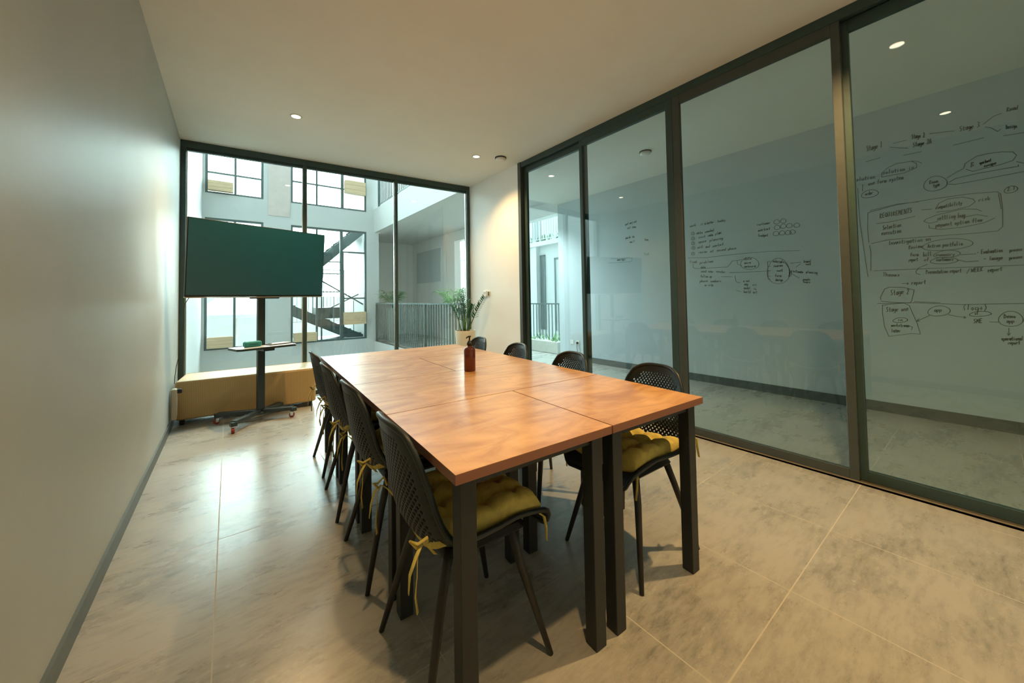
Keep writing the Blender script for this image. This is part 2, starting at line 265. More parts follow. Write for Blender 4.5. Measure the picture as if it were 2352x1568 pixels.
WRITING = {"planning diagram":{"w":[["Stage 1",0.948,2.652,0.831,2.654,0.045],["Stage 2",0.632,2.665,0.546,2.655,0.035],["Stage 2A",0.627,2.585,0.507,2.582,0.035],["Stage 3",0.34,2.63,0.225,2.629,0.036],["Read",0.083,2.705,0.026,2.702,0.028],["Design",0.092,2.559,0.035,2.55,0.028],["solution in",0.84,2.377,0.623,2.372,0.033],["solution",1.058,2.36,0.893,2.354,0.035],["one form system",0.949,2.294,0.697,2.294,0.034],["Room",0.534,2.202,0.48,2.205,0.027],["type",0.513,2.166,0.471,2.169,0.027],["B",0.29,2.288,0.266,2.288,0.036],["apartment",0.238,2.299,0.176,2.309,0.022],["escape",0.216,2.267,0.15,2.276,0.022],["2.1",0.103,2.032,0.063,2.035,0.025],["order",0.974,2.198,0.915,2.198,0.029],["REQUIREMENTS",0.876,1.943,0.651,1.958,0.036],["compatibility",0.504,1.959,0.346,1.97,0.027],["risk",0.257,1.977,0.191,1.978,0.025],["Selection",0.859,1.818,0.728,1.833,0.037],["execution",0.869,1.767,0.73,1.773,0.037],["settling bug",0.499,1.853,0.333,1.856,0.034],["payment option flow",0.51,1.791,0.24,1.798,0.03],["Investigation on",0.824,1.664,0.541,1.672,0.032],["Review",0.687,1.605,0.598,1.612,0.028],["Active portfolio",0.566,1.604,0.354,1.605,0.029],["form",0.68,1.537,0.624,1.533,0.028],["bill",0.596,1.529,0.542,1.527,0.031],["summary",0.52,1.521,0.403,1.517,0.024],["report",0.691,1.486,0.63,1.489,0.028],["of",0.593,1.48,0.561,1.481,0.028],["customers",0.517,1.475,0.413,1.471,0.027],["- Evaluation",0.281,1.516,0.143,1.52,0.029],["process",0.11,1.517,0.046,1.521,0.024],["- Image",0.248,1.459,0.145,1.456,0.028],["process",0.113,1.453,0.048,1.459,0.024],["Presentation report",0.584,1.36,0.371,1.363,0.03],["WEEK",0.318,1.358,0.251,1.368,0.029],["report",0.228,1.353,0.152,1.364,0.029],["Themes",0.875,1.356,0.754,1.345,0.03],["report",0.682,1.264,0.587,1.267,0.032],["Stage 2",0.826,1.162,0.697,1.177,0.043],["Stage one",0.862,0.999,0.708,1.013,0.036],["in",0.784,0.908,0.75,0.913,0.022],["workstream",0.831,0.853,0.708,0.856,0.025],["later",0.833,0.797,0.768,0.801,0.028],["app",0.546,1.005,0.498,1.01,0.027],["(log+)",0.379,1.028,0.24,1.021,0.039],["v1",0.311,0.985,0.292,0.987,0.019],["SME",0.322,0.911,0.271,0.916,0.029],["Demo",0.159,0.958,0.097,0.963,0.026],["app",0.146,0.919,0.106,0.925,0.025],["operational",0.177,0.77,0.067,0.78,0.026],["report",0.145,0.739,0.084,0.747,0.023]],"l":[[0.78,2.637,0.721,2.61,0.658,2.585],[0.756,2.665,0.665,2.666],[0.515,2.675,0.368,2.647],[0.206,2.644,0.151,2.692,0.109,2.7],[0.198,2.618,0.166,2.596,0.133,2.553,0.118,2.566],[0.381,2.518,0.207,2.526],[0.105,2.505,0.005,2.496],[0.689,2.524,0.571,2.524],[0.957,2.542,0.85,2.553],[0.846,2.353,0.845,2.396,0.797,2.438,0.736,2.459,0.639,2.451,0.607,2.42,0.608,2.379,0.69,2.353,0.846,2.353],[0.639,2.453,0.602,2.44,0.575,2.414],[0.989,2.316,0.992,2.248],[0.426,2.2,0.425,2.18,0.432,2.16,0.446,2.145,0.465,2.135,0.485,2.131,0.506,2.13,0.527,2.134,0.547,2.144,0.562,2.161,0.569,2.182,0.568,2.203,0.562,2.222,0.551,2.24,0.537,2.255,0.517,2.265,0.495,2.267,0.474,2.261,0.456,2.249,0.442,2.234,0.431,2.217,0.425,2.197,0.425,2.177],[0.425,2.231,0.369,2.269,0.327,2.289],[0.327,2.289,0.317,2.332,0.251,2.377,0.181,2.38,0.117,2.372,0.063,2.354,0.046,2.318,0.066,2.281,0.121,2.267,0.216,2.257,0.275,2.249,0.315,2.279],[0.414,2.188,0.379,2.212,0.256,2.224,0.086,2.225,0.039,2.224,0.042,2.24],[0.419,2.172,0.381,2.159,0.181,2.165,0.016,2.174],[0.048,2.266,0.014,2.243],[0.052,2.047,0.051,2.039,0.054,2.03,0.061,2.023,0.07,2.017,0.08,2.014,0.089,2.013,0.099,2.013,0.108,2.016,0.115,2.022,0.118,2.03,0.118,2.038,0.115,2.046,0.11,2.054,0.104,2.061,0.095,2.067,0.084,2.069,0.074,2.068,0.066,2.065,0.059,2.06,0.054,2.053,0.051,2.046,0.051,2.037],[0.876,2.209,0.876,2.197,0.882,2.185,0.896,2.176,0.912,2.17,0.931,2.168,0.949,2.167,0.968,2.169,0.985,2.175,0.997,2.184,1.003,2.196,1.001,2.208,0.995,2.219,0.986,2.229,0.973,2.238,0.956,2.244,0.936,2.246,0.917,2.243,0.902,2.236,0.89,2.228,0.881,2.218,0.876,2.207,0.876,2.195],[0.959,2.014,0.967,1.858,0.963,1.707],[0.959,2.014,0.75,2.052,0.514,2.057,0.302,2.055,0.155,2.039,0.137,2.016,0.131,1.884,0.136,1.736,0.163,1.703,0.275,1.701,0.571,1.711,0.812,1.717,0.943,1.694],[0.942,2.033,0.74,2.059,0.606,2.05],[0.148,2.018,0.138,1.885],[1.027,2.287,1.026,1.989,1.011,1.759,0.989,1.456,0.981,1.358],[0.959,1.677,0.951,1.602,0.958,1.416],[0.59,1.97,0.527,1.964],[0.504,1.959,0.481,2.009,0.428,2.037,0.344,2.035,0.284,2.005,0.273,1.977,0.306,1.945,0.41,1.927,0.497,1.931],[0.58,1.857,0.566,1.876,0.497,1.904,0.347,1.928,0.267,1.911,0.241,1.887],[0.58,1.857,0.545,1.834,0.495,1.842],[0.55,1.818,0.546,1.79,0.48,1.766,0.353,1.765,0.232,1.784,0.174,1.817],[0.35,1.85,0.269,1.864,0.211,1.837],[0.899,1.891,0.811,1.891,0.634,1.916],[0.298,1.621,0.3,1.606,0.317,1.591,0.349,1.58,0.389,1.573,0.432,1.57,0.475,1.57,0.519,1.574,0.559,1.582,0.588,1.595,0.598,1.611,0.592,1.627,0.574,1.642,0.549,1.655,0.515,1.666,0.473,1.672,0.426,1.673,0.383,1.668,0.349,1.658,0.324,1.647,0.306,1.633,0.297,1.619,0.301,1.603],[0.372,1.536,0.373,1.526,0.382,1.517,0.4,1.509,0.421,1.505,0.444,1.502,0.467,1.502,0.49,1.504,0.511,1.509,0.525,1.517,0.53,1.527,0.527,1.537,0.518,1.547,0.505,1.555,0.488,1.563,0.466,1.567,0.441,1.569,0.418,1.566,0.4,1.56,0.386,1.553,0.376,1.544,0.371,1.535,0.373,1.525],[0.388,1.475,0.389,1.466,0.4,1.458,0.418,1.452,0.44,1.448,0.464,1.447,0.487,1.448,0.511,1.45,0.533,1.456,0.548,1.463,0.553,1.473,0.549,1.482,0.54,1.49,0.526,1.497,0.508,1.503,0.485,1.507,0.459,1.507,0.435,1.503,0.417,1.497,0.403,1.49,0.393,1.482,0.388,1.474,0.39,1.465],[0.37,1.519,0.285,1.52],[0.392,1.476,0.339,1.454,0.275,1.455],[0.571,1.451,0.627,1.421,0.647,1.388,0.643,1.367,0.62,1.358],[0.343,1.348,0.325,1.392],[0.936,1.415,0.628,1.411,0.043,1.401],[0.742,1.277,0.699,1.275,0.708,1.286],[0.699,1.275,0.709,1.265],[0.894,1.119,0.898,1.141,0.864,1.228,0.828,1.245,0.729,1.238,0.663,1.211,0.685,1.104,0.7,1.086,0.783,1.093,0.894,1.104],[0.921,1.082,0.686,1.09,0.377,1.074,0.054,1.084],[0.667,1.1,0.504,1.09],[0.885,1.068,0.888,0.981,0.877,0.85,0.85,0.755,0.696,0.794,0.638,0.791,0.655,0.889,0.701,1.062,0.734,1.086,0.834,1.075,0.885,1.064],[0.718,0.928,0.718,0.92,0.725,0.912,0.735,0.906,0.749,0.901,0.763,0.897,0.777,0.895,0.791,0.895,0.804,0.897,0.813,0.902,0.817,0.908,0.815,0.916,0.809,0.923,0.801,0.93,0.791,0.937,0.777,0.942,0.762,0.945,0.747,0.945,0.736,0.942,0.727,0.938,0.721,0.933,0.718,0.926,0.719,0.919],[0.708,0.866,0.687,0.857,0.695,0.828],[0.448,1.023,0.449,1.009,0.457,0.994,0.472,0.982,0.49,0.974,0.51,0.969,0.53,0.966,0.55,0.967,0.567,0.972,0.58,0.982,0.585,0.996,0.582,1.011,0.575,1.025,0.564,1.038,0.549,1.049,0.53,1.058,0.508,1.062,0.489,1.06,0.473,1.053,0.461,1.044,0.452,1.034,0.448,1.021,0.45,1.006],[0.574,0.971,0.616,0.942,0.659,0.913],[0.659,0.913,0.642,0.938],[0.659,0.913,0.638,0.914],[0.46,0.981,0.41,0.966,0.361,0.958],[0.361,0.958,0.372,0.97],[0.361,0.958,0.373,0.949],[0.222,0.998,0.222,0.991,0.23,0.985,0.243,0.979,0.259,0.974,0.276,0.972,0.293,0.97,0.31,0.97,0.325,0.972,0.336,0.976,0.34,0.982,0.337,0.989,0.33,0.996,0.321,1.002,0.308,1.008,0.291,1.012,0.273,1.015,0.256,1.014,0.242,1.012,0.232,1.008,0.225,1.003,0.221,0.997,0.223,0.99],[0.232,0.924,0.183,0.924],[0.062,0.955,0.064,0.936,0.072,0.918,0.086,0.904,0.103,0.896,0.121,0.892,0.139,0.892,0.157,0.897,0.172,0.907,0.183,0.923,0.186,0.942,0.183,0.962,0.175,0.98,0.164,0.996,0.15,1.009,0.133,1.018,0.113,1.019,0.096,1.013,0.082,1.001,0.072,0.987,0.065,0.97,0.062,0.952,0.065,0.933],[0.135,0.877,0.139,0.815],[0.145,0.833,0.139,0.815,0.129,0.834]]},"numbered task list":{"w":[["work",2.8,2.162,2.713,2.169,0.03],["is a",2.654,2.166,2.579,2.168,0.029],["better",2.563,2.166,2.474,2.171,0.028],["today",2.431,2.172,2.323,2.166,0.028],["data",2.713,2.051,2.625,2.048,0.029],["needed",2.595,2.051,2.478,2.058,0.028],["cost",2.685,1.987,2.589,1.992,0.029],["rate",2.556,1.994,2.488,1.996,0.029],["plan",2.46,2.003,2.382,2.012,0.028],["space",2.692,1.921,2.579,1.925,0.029],["planning",2.538,1.924,2.365,1.934,0.029],["mid",2.702,1.846,2.635,1.854,0.029],["and",2.594,1.842,2.537,1.844,0.029],["market",2.501,1.839,2.36,1.855,0.029],["review",2.692,1.776,2.576,1.776,0.029],["at",2.535,1.772,2.487,1.775,0.029],["second",2.452,1.776,2.332,1.782,0.028],["phase",2.306,1.781,2.207,1.781,0.027],["customer",1.964,2.047,1.818,2.047,0.026],["market",1.954,1.972,1.823,1.977,0.026],["budget",1.952,1.91,1.848,1.898,0.025],["Final",2.817,1.653,2.713,1.648,0.03],["problem",2.68,1.63,2.5,1.638,0.029],["data",2.119,1.634,2.036,1.633,0.027],["more",2.12,1.583,2.044,1.581,0.026],["measure",2.122,1.536,1.991,1.533,0.027],["data",2.669,1.566,2.603,1.561,0.029],["send",2.671,1.51,2.593,1.508,0.028],["new",2.568,1.503,2.508,1.499,0.028],["vendor",2.469,1.498,2.346,1.48,0.028],["follow up",2.673,1.442,2.522,1.43,0.028],["phone",2.688,1.374,2.577,1.373,0.029],["numbers",2.544,1.368,2.403,1.363,0.028],["or site",2.623,1.319,2.506,1.312,0.029],["materials",1.808,1.578,1.697,1.558,0.025],["sources",1.804,1.52,1.708,1.518,0.025],["cost",1.774,1.462,1.713,1.458,0.025],["form",1.795,1.401,1.727,1.397,0.025],["design",1.79,1.352,1.714,1.344,0.025],["travel",1.511,1.548,1.441,1.542,0.024],["cost",1.492,1.517,1.442,1.513,0.023],["estimate",1.612,1.444,1.518,1.426,0.025],["planning",1.492,1.428,1.389,1.411,0.024],["people",1.523,1.344,1.456,1.339,0.024],["hours",1.521,1.318,1.457,1.308,0.024],["a set",2.142,1.353,2.066,1.348,0.026],["map",2.129,1.313,2.081,1.309,0.026],["on",2.04,1.303,1.989,1.299,0.027],["model",2.134,1.264,2.062,1.26,0.027],["in",2.028,1.253,1.994,1.249,0.026],["build",2.139,1.216,2.06,1.212,0.026],["act",2.036,1.208,1.989,1.207,0.026],["1",2.767,2.059,2.751,2.058,0.019],["2",2.769,1.99,2.754,1.989,0.019],["3",2.771,1.92,2.756,1.92,0.019],["4",2.769,1.855,2.754,1.855,0.019],["5",2.776,1.773,2.761,1.773,0.019]],"l":[[2.734,2.064,2.739,2.051,2.754,2.046,2.771,2.05,2.784,2.061,2.785,2.076,2.776,2.087,2.761,2.092,2.745,2.085,2.736,2.071,2.735,2.057],[2.736,1.995,2.741,1.982,2.757,1.977,2.773,1.98,2.786,1.991,2.787,2.006,2.778,2.018,2.763,2.023,2.747,2.016,2.738,2.002,2.737,1.988],[2.738,1.927,2.744,1.913,2.759,1.908,2.775,1.911,2.788,1.922,2.789,1.937,2.781,1.948,2.765,1.953,2.749,1.946,2.74,1.934,2.739,1.919],[2.736,1.861,2.741,1.848,2.757,1.843,2.773,1.845,2.786,1.856,2.787,1.871,2.778,1.883,2.763,1.888,2.747,1.881,2.738,1.868,2.737,1.854],[2.743,1.78,2.748,1.766,2.763,1.761,2.78,1.764,2.793,1.774,2.794,1.789,2.785,1.801,2.77,1.806,2.754,1.8,2.745,1.787,2.744,1.772],[1.725,2.059,1.727,2.044,1.739,2.035,1.754,2.032,1.77,2.036,1.782,2.047,1.783,2.062,1.778,2.074,1.766,2.084,1.75,2.085,1.736,2.076,1.727,2.064,1.725,2.05],[1.658,2.058,1.66,2.044,1.672,2.034,1.686,2.032,1.702,2.035,1.714,2.046,1.715,2.061,1.71,2.073,1.698,2.083,1.682,2.084,1.669,2.075,1.66,2.063,1.658,2.049],[1.721,1.992,1.723,1.978,1.735,1.968,1.75,1.965,1.766,1.969,1.778,1.979,1.779,1.994,1.774,2.007,1.762,2.017,1.746,2.018,1.732,2.01,1.723,1.998,1.721,1.983],[1.66,1.997,1.662,1.982,1.674,1.973,1.689,1.97,1.704,1.973,1.716,1.984,1.717,1.999,1.712,2.012,1.7,2.021,1.684,2.022,1.671,2.014,1.662,2.002,1.66,1.988],[1.601,1.994,1.603,1.98,1.614,1.97,1.629,1.968,1.644,1.971,1.655,1.982,1.657,1.996,1.651,2.009,1.64,2.018,1.624,2.019,1.611,2.011,1.603,1.999,1.601,1.985],[1.532,1.986,1.533,1.972,1.544,1.963,1.559,1.96,1.573,1.963,1.584,1.974,1.586,1.988,1.581,2.0,1.57,2.01,1.554,2.011,1.542,2.003,1.533,1.991,1.531,1.977],[1.736,1.921,1.738,1.907,1.749,1.897,1.765,1.894,1.781,1.897,1.793,1.908,1.794,1.923,1.789,1.936,1.777,1.945,1.76,1.946,1.746,1.938,1.738,1.927,1.736,1.912],[1.675,1.919,1.677,1.905,1.688,1.895,1.703,1.892,1.719,1.895,1.73,1.906,1.732,1.921,1.726,1.933,1.715,1.943,1.699,1.944,1.685,1.936,1.677,1.925,1.675,1.91],[1.615,1.914,1.617,1.9,1.628,1.89,1.643,1.887,1.658,1.89,1.67,1.901,1.671,1.915,1.666,1.928,1.655,1.937,1.639,1.939,1.626,1.931,1.617,1.919,1.615,1.905],[1.574,1.915,1.576,1.901,1.587,1.891,1.602,1.888,1.617,1.891,1.628,1.902,1.63,1.916,1.624,1.929,1.613,1.938,1.598,1.939,1.584,1.931,1.576,1.92,1.574,1.906],[2.841,1.729,2.586,1.709,2.201,1.719,1.829,1.713,1.54,1.688],[2.774,1.636,2.771,1.584,2.716,1.567,2.324,1.558,2.286,1.595,2.262,1.633,2.147,1.639],[2.204,1.636,2.198,1.588,2.149,1.56],[1.957,1.575,1.959,1.552,1.973,1.532,1.996,1.518,2.024,1.511,2.054,1.51,2.084,1.513,2.113,1.522,2.14,1.537,2.158,1.559,2.163,1.583,2.158,1.606,2.146,1.626,2.128,1.643,2.105,1.657,2.075,1.664,2.043,1.662,2.014,1.651,1.991,1.635,1.974,1.615,1.962,1.594,1.956,1.572,1.96,1.549],[2.297,1.484,2.068,1.477,1.856,1.474],[1.862,1.59,1.865,1.389],[1.644,1.456,1.647,1.41,1.663,1.368,1.689,1.338,1.721,1.321,1.754,1.316,1.787,1.32,1.819,1.334,1.848,1.362,1.868,1.403,1.873,1.451,1.867,1.497,1.852,1.539,1.832,1.575,1.806,1.604,1.773,1.621,1.737,1.62,1.705,1.601,1.68,1.57,1.662,1.533,1.649,1.493,1.644,1.449,1.649,1.403],[1.697,1.575,1.651,1.499,1.649,1.392],[1.632,1.552,1.533,1.554],[1.581,1.501,1.534,1.54],[1.657,1.507,1.624,1.426,1.556,1.372],[1.661,1.399,1.623,1.469,1.637,1.398],[1.862,1.59,1.83,1.59],[1.864,1.53,1.832,1.531],[1.865,1.478,1.833,1.479],[1.867,1.411,1.836,1.412],[1.869,1.374,1.837,1.375],[2.232,1.44,2.227,1.376,2.213,1.352,2.171,1.346],[2.224,1.249,2.167,1.232],[2.404,1.438,2.269,1.426]]},"short notes":{"w":[["meet",3.876,2.368,3.813,2.372,0.036],["every",3.792,2.375,3.731,2.38,0.036],["week",3.714,2.383,3.657,2.385,0.035],["call team",3.843,2.303,3.673,2.302,0.03],["plan the",3.876,2.141,3.779,2.147,0.03],["day",3.745,2.147,3.708,2.149,0.03],["run it",3.802,2.066,3.707,2.072,0.029],["team",3.53,2.072,3.461,2.06,0.034],["list",3.544,1.836,3.455,1.835,0.034],["main topic",4.052,1.798,3.887,1.79,0.031]],"l":[[4.184,1.848,3.985,1.826,3.803,1.826,3.762,1.814,3.76,1.772,3.798,1.761,4.002,1.764,4.224,1.776]]}}
# ------------------------------------------------------------------ the room
W, H = 3.58, 3.044
WA = math.atan(-0.0807)                       # the window wall is a few degrees off square
def wy(x, off=0.0): return 5.6908 - 0.0807 * x + off
struct(MB().prism([(-0.15, -1.3), (5.8, -1.3), (5.8, 5.45), (3.72, 5.45), (3.72, wy(3.72, .12)), (-0.15, wy(-.15, .12))], -0.3, 0.0).build('floor', M['floor']))
struct(MB().prism([(-0.15, -1.3), (5.8, -1.3), (5.8, 5.45), (3.72, 5.45), (3.72, wy(3.72, .12)), (-0.15, wy(-.15, .12))], H, 3.68).build('ceiling', M['ceil']))
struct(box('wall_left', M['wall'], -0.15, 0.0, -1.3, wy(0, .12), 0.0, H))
struct(box('wall_right', M['wall2'], W, 3.70, 4.11, wy(W), 0.0, H))
struct(box('wall_back', M['wall2'], -0.15, 5.8, -1.45, -1.3, 0.0, H))
struct(box('baseboard_left', M['base'], 0.0, 0.012, -1.3, wy(0), 0.0, 0.078))
struct(box('baseboard_right', M['base'], W - 0.012, W, 4.14, wy(W) - .0, 0.0, 0.078))
ww = box('wall_side_room', M['board'], 5.65, 5.8, -1.3, 5.45, 0.0, H); struct(ww)
struct(box('baseboard_side_room', M['base'], 5.638, 5.65, -1.3, 5.43, 0.0, 0.10))

# far window wall: three fixed panes
FX = [(0.0, 1.218), (1.218, 2.392), (2.392, 3.592)]
for i, (a, b) in enumerate(FX):
    r = sroot('window_%d' % (i + 1), (0, 5.6908, 0), WA)
    f = MB()
    f.box(a, b, 0.0, 0.10, H - 0.075, H); f.box(a, b, 0.03, 0.075, H - 0.105, H - 0.075); f.box(a, b, 0.0, 0.10, 0.0, 0.05)
    l = 0.05 if i == 0 else 0.020; rr = 0.055 if i == 2 else 0.020
    f.box(a, a + l, 0.0, 0.10, 0.05, H - 0.075); f.box(b - rr, b, 0.0, 0.10, 0.05, H - 0.075)
    f.build('window_frame', M['frame'], r, bevel=0.002)
    g = MB(); g.box(a + l, a + l + .008, 0.035, 0.065, 0.05, H - 0.105); g.box(b - rr - .008, b - rr, 0.035, 0.065, 0.05, H - 0.105)
    g.build('glazing_bead', M['silver'], r)
    box('glass_pane', M['glass'], a + l, b - rr, 0.046, 0.054, 0.05, H - 0.105, parent=r)

# right glass partition: top track, floor track, jamb and four sliding leaves
t = MB()
for k in range(3): t.box(W + k * 0.042, W + 0.036 + k * 0.042, -1.3, 4.11, H - 0.07 + (k == 1) * .01, H)
t.box(W + .01, W + 0.12, -1.3, 4.11, H - 0.05, H)
struct(t.build('trim_1', M['frame'], bevel=0.002))
t = MB(); t.box(W - .004, W + 0.13, -1.3, 4.11, 0.0, 0.012); t.box(W - .004, W + .004, -1.3, 4.11, 0.0, 0.02); struct(t.build('trim_2', M['track']))
struct(box('trim_3', M['frame2'], W - .012, W + 0.13, 4.055, 4.115, 0.0, H, bevel=0.003))
def leaf(n, y0, y1, x0, wl, wr, fm, handle=False, glass=None):
    r = sroot('door_%d' % n, (x0, y0, 0)); L = y1 - y0
    f = MB(); z1 = H - 0.07
    f.box(0, .038, 0, wl, 0.014, z1, 0.003); f.box(0, .038, L - wr, L, 0.014, z1, 0.003)
    f.box(0.001, .037, wl, L - wr, z1 - .075, z1); f.box(0.001, .037, wl, L - wr, 0.014, 0.075)
    f.build('door_frame', fm, r)
    box('glass_pane', glass or M['glass2'], .015, .023, wl, L - wr, .075, z1 - .075, parent=r)
    if handle:
        h = MB(); h.box(-.004, 0, L - wr * .65, L - wr * .3, .86, 1.14, 0.003); h.build('handle_plate', M['black'], r)
        h = MB(); h.box(-.008, -.003, L - wr * .58, L - wr * .38, .95, 1.05, 0.002); h.build('finger_pull', M['chrome'], r)
leaf(1, 2.955, 4.055, W + .046, .045, .065, M['frame'])
leaf(2, 1.905, 3.015, W + .004, .065, .045, M['frame'], glass=M['glass2'])
leaf(3, 0.758, 1.905, W + .004, .048, .065, M['frame2'])
leaf(4, -0.45, 0.775, W + .046, .05, .05, M['frame'])
leaf(5, -1.30, -0.45, W + .004, .05, .05, M['frame'])

# ------------------------------------------------------------------ handwriting on the side-room wall
FONT = {'a':'.5,.55 .15,.5 .1,.15 .35,0 .5,.3 .5,.55 .5,0','b':'.1,1 .1,0 .45,.05 .5,.4 .1,.45','c':'.5,.45 .2,.5 .1,.15 .5,.05','d':'.5,1 .5,0 .1,.05 .1,.45 .5,.5','e':'.1,.3 .5,.35 .4,.55 .1,.45 .15,.05 .5,.1',
'f':'.5,.95 .3,1 .25,0|.05,.5 .5,.55','g':'.5,.5 .1,.5 .1,.1 .5,.1 .5,.5 .45,-.3 .1,-.3','h':'.1,1 .1,0|.1,.4 .4,.5 .5,0','i':'.25,.5 .25,0|.25,.7 .27,.75','j':'.4,.5 .35,-.3 .1,-.25','k':'.1,1 .1,0|.5,.5 .1,.2 .5,0','l':'.25,1 .25,0',
'm':'.05,0 .1,.5 .3,.45 .3,0|.3,.4 .5,.5 .55,0','n':'.1,0 .1,.5|.1,.4 .4,.5 .5,0','o':'.3,.5 .1,.25 .3,0 .5,.25 .3,.5','p':'.1,.5 .1,-.35|.1,.5 .5,.45 .45,.05 .1,0','q':'.5,.5 .1,.45 .15,.05 .5,.1|.5,.5 .5,-.35','r':'.15,0 .15,.5|.15,.35 .5,.5',
's':'.5,.5 .15,.45 .45,.2 .1,0','t':'.3,.9 .3,.05 .5,0|.1,.55 .5,.6','u':'.1,.5 .15,.05 .45,.05 .5,.5 .5,0','v':'.1,.5 .3,0 .5,.5','w':'.05,.5 .15,0 .3,.4 .45,0 .55,.5','x':'.1,.5 .5,0|.5,.5 .1,0','y':'.1,.5 .3,.1|.5,.5 .2,-.35','z':'.1,.5 .5,.5 .1,0 .5,0',
'S':'.5,.95 .15,.9 .2,.55 .45,.4 .4,.05 .1,.05','R':'.1,0 .1,1 .5,.8 .1,.5 .5,0','B':'.1,0 .1,1 .45,.8 .1,.5 .5,.3 .1,0','D':'.1,0 .1,1 .5,.6 .4,.1 .1,0','F':'.1,0 .1,1 .5,1|.1,.5 .4,.55','P':'.1,0 .1,1 .5,.75 .1,.5','A':'.05,0 .3,1 .5,0|.15,.4 .45,.4','E':'.5,1 .1,1 .1,0 .5,0|.1,.5 .4,.5','I':'.3,1 .3,0','T':'.05,1 .55,1|.3,1 .3,0',
'W':'.0,1 .15,0 .3,.7 .45,0 .6,1','K':'.1,1 .1,0|.5,1 .1,.5 .5,0','M':'.05,0 .1,1 .3,.4 .5,1 .55,0','Q':'.3,1 .05,.5 .3,0 .55,.5 .3,1|.35,.3 .6,-.05','U':'.1,1 .1,.1 .5,.1 .5,1','N':'.1,0 .1,1 .5,0 .5,1','1':'.2,.8 .3,1 .3,0','2':'.1,.8 .3,1 .5,.75 .1,0 .5,0','3':'.1,1 .5,.9 .25,.55 .5,.2 .1,0','4':'.4,0 .4,1 .1,.4 .5,.4','5':'.5,1 .1,1 .15,.55 .5,.4 .1,0',
'-':'.1,.4 .5,.4','+':'.1,.4 .5,.4|.3,.65 .3,.15','(':'.4,1 .2,.5 .4,-.1',')':'.2,1 .4,.5 .2,-.1','.':'.25,.05 .3,0'}
def ink(name, g, label):
    m = MB(); X = 5.648; hw = 0.0024
    def ribbon(p, hw=hw):
        for (y0, z0), (y1, z1) in zip(p, p[1:]):
            d = math.hypot(y1 - y0, z1 - z0)
            if d < 1e-5: continue
            ny, nz = -(z1 - z0) / d * hw, (y1 - y0) / d * hw; ey, ez = (y1 - y0) / d * hw * .5, (z1 - z0) / d * hw * .5
            a = (y0 - ey + ny, z0 - ez + nz); b = (y0 - ey - ny, z0 - ez - nz); c = (y1 + ey - ny, z1 + ez - nz); e = (y1 + ey + ny, z1 + ez + nz)
            m.add([(X, *a), (X, *b), (X, *c), (X, *e), (X + .0015, *a), (X + .0015, *b), (X + .0015, *c), (X + .0015, *e)],
                  [(0, 1, 2, 3), (7, 6, 5, 4), (0, 4, 5, 1), (1, 5, 6, 2), (2, 6, 7, 3), (3, 7, 4, 0)])
    for l in g['l']: ribbon([(l[i], l[i + 1]) for i in range(0, len(l), 2)])
    for t, y0, z0, y1, z1, h in g['w']:
        n = len(t); sy, sz = (y1 - y0) / n, (z1 - z0) / n; k = 1 / .62; h *= 1.25
        for i, ch in enumerate(t):
            if ch not in FONT: continue
            by, bz = y0 + sy * i, z0 + sz * i + random.uniform(-.04, .04) * h
            for st in FONT[ch].split('|'):
                p = [tuple(float(q) for q in s.split(',')) for s in st.split()]
                ribbon([(by + (x * k + .18 * z) * sy + random.uniform(-.03, .03) * sy, bz + x * k * sz + z * h * random.uniform(.9, 1.05)) for x, z in p], .0027)
    o = m.build(name, M['ink'], ww); o['label'] = label; return o
ink('marker_writing', WRITING['planning diagram'], 'large hand-drawn stage diagram in faded black marker')
ink('marker_writing', WRITING['numbered task list'], 'numbered hand-written list and branching chart in black marker')
ink('marker_writing', WRITING['short notes'], 'small scattered hand-written notes in black marker')

# ------------------------------------------------------------------ tables
TX, TY, TA = 0.9035, 1.0669, 0.05137
def T2W(a, b): return (TX + a * cos(TA) + b * sin(TA), TY - a * sin(TA) + b * cos(TA))
def table(a0, a1, b0, b1, label, seed):
    g = 0.0028; w, d = a1 - a0, b1 - b0; x, y = T2W((a0 + a1) / 2, (b0 + b1) / 2)
    r = thing('meeting_table', label, 'table', (x, y, 0), -TA, 'meeting tables pushed together')
    X, Y = w / 2 - g, d / 2 - g
    tp = MB().box(-X, X, -Y, Y, 0.7495, 0.7505)
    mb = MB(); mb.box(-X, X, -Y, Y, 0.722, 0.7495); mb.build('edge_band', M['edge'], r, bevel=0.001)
    tm = wood_mat('cherry_wood_tabletop_%d' % seed, seed=seed * 3.7); tp.build('tabletop', tm, r)
    ap = MB(); s = 0.028
    for sx in (-1, 1): ap.box(min(sx*(X-.035), sx*(X-.065)), max(sx*(X-.035), sx*(X-.065)), -Y+.07, Y-.07, .692, .722)
    for sy in (-1, 1): ap.box(-X+.07, X-.07, min(sy*(Y-.035), sy*(Y-.065)), max(sy*(Y-.035), sy*(Y-.065)), .692, .722)
    ap.build('under_frame', M['steel'], r)
    for sx in (-1, 1):
        for sy in (-1, 1):
            cx, cy = sx * (X - .05), sy * (Y - .05)
            MB().box(cx - .025, cx + .025, cy - .025, cy + .025, 0.0, .722).build('leg', M['steel'], r, bevel=0.0025)
    return r
s1, sC, sB, sE, tm = 0.618, 1.245, 1.868, 2.490, 0.606
table(0, tm, 0, s1, 'front left square wooden table, nearest corner to the camera', 1)
table(tm, 1.206, 0, s1, 'front right square wooden table, with its own black leg at the far right front corner', 2)
table(0, 1.206, s1, sC, 'wide wooden table behind the two front square tables, with the soap bottle on it', 3)
table(0, tm, sC, sB, 'third row left square wooden table, pale with window glare', 4)
table(tm, 1.206, sC, sB, 'third row right square wooden table just behind the soap bottle', 5)
table(0, 1.206, sB, sE, 'rearmost wide wooden table, closest to the far windows', 6)

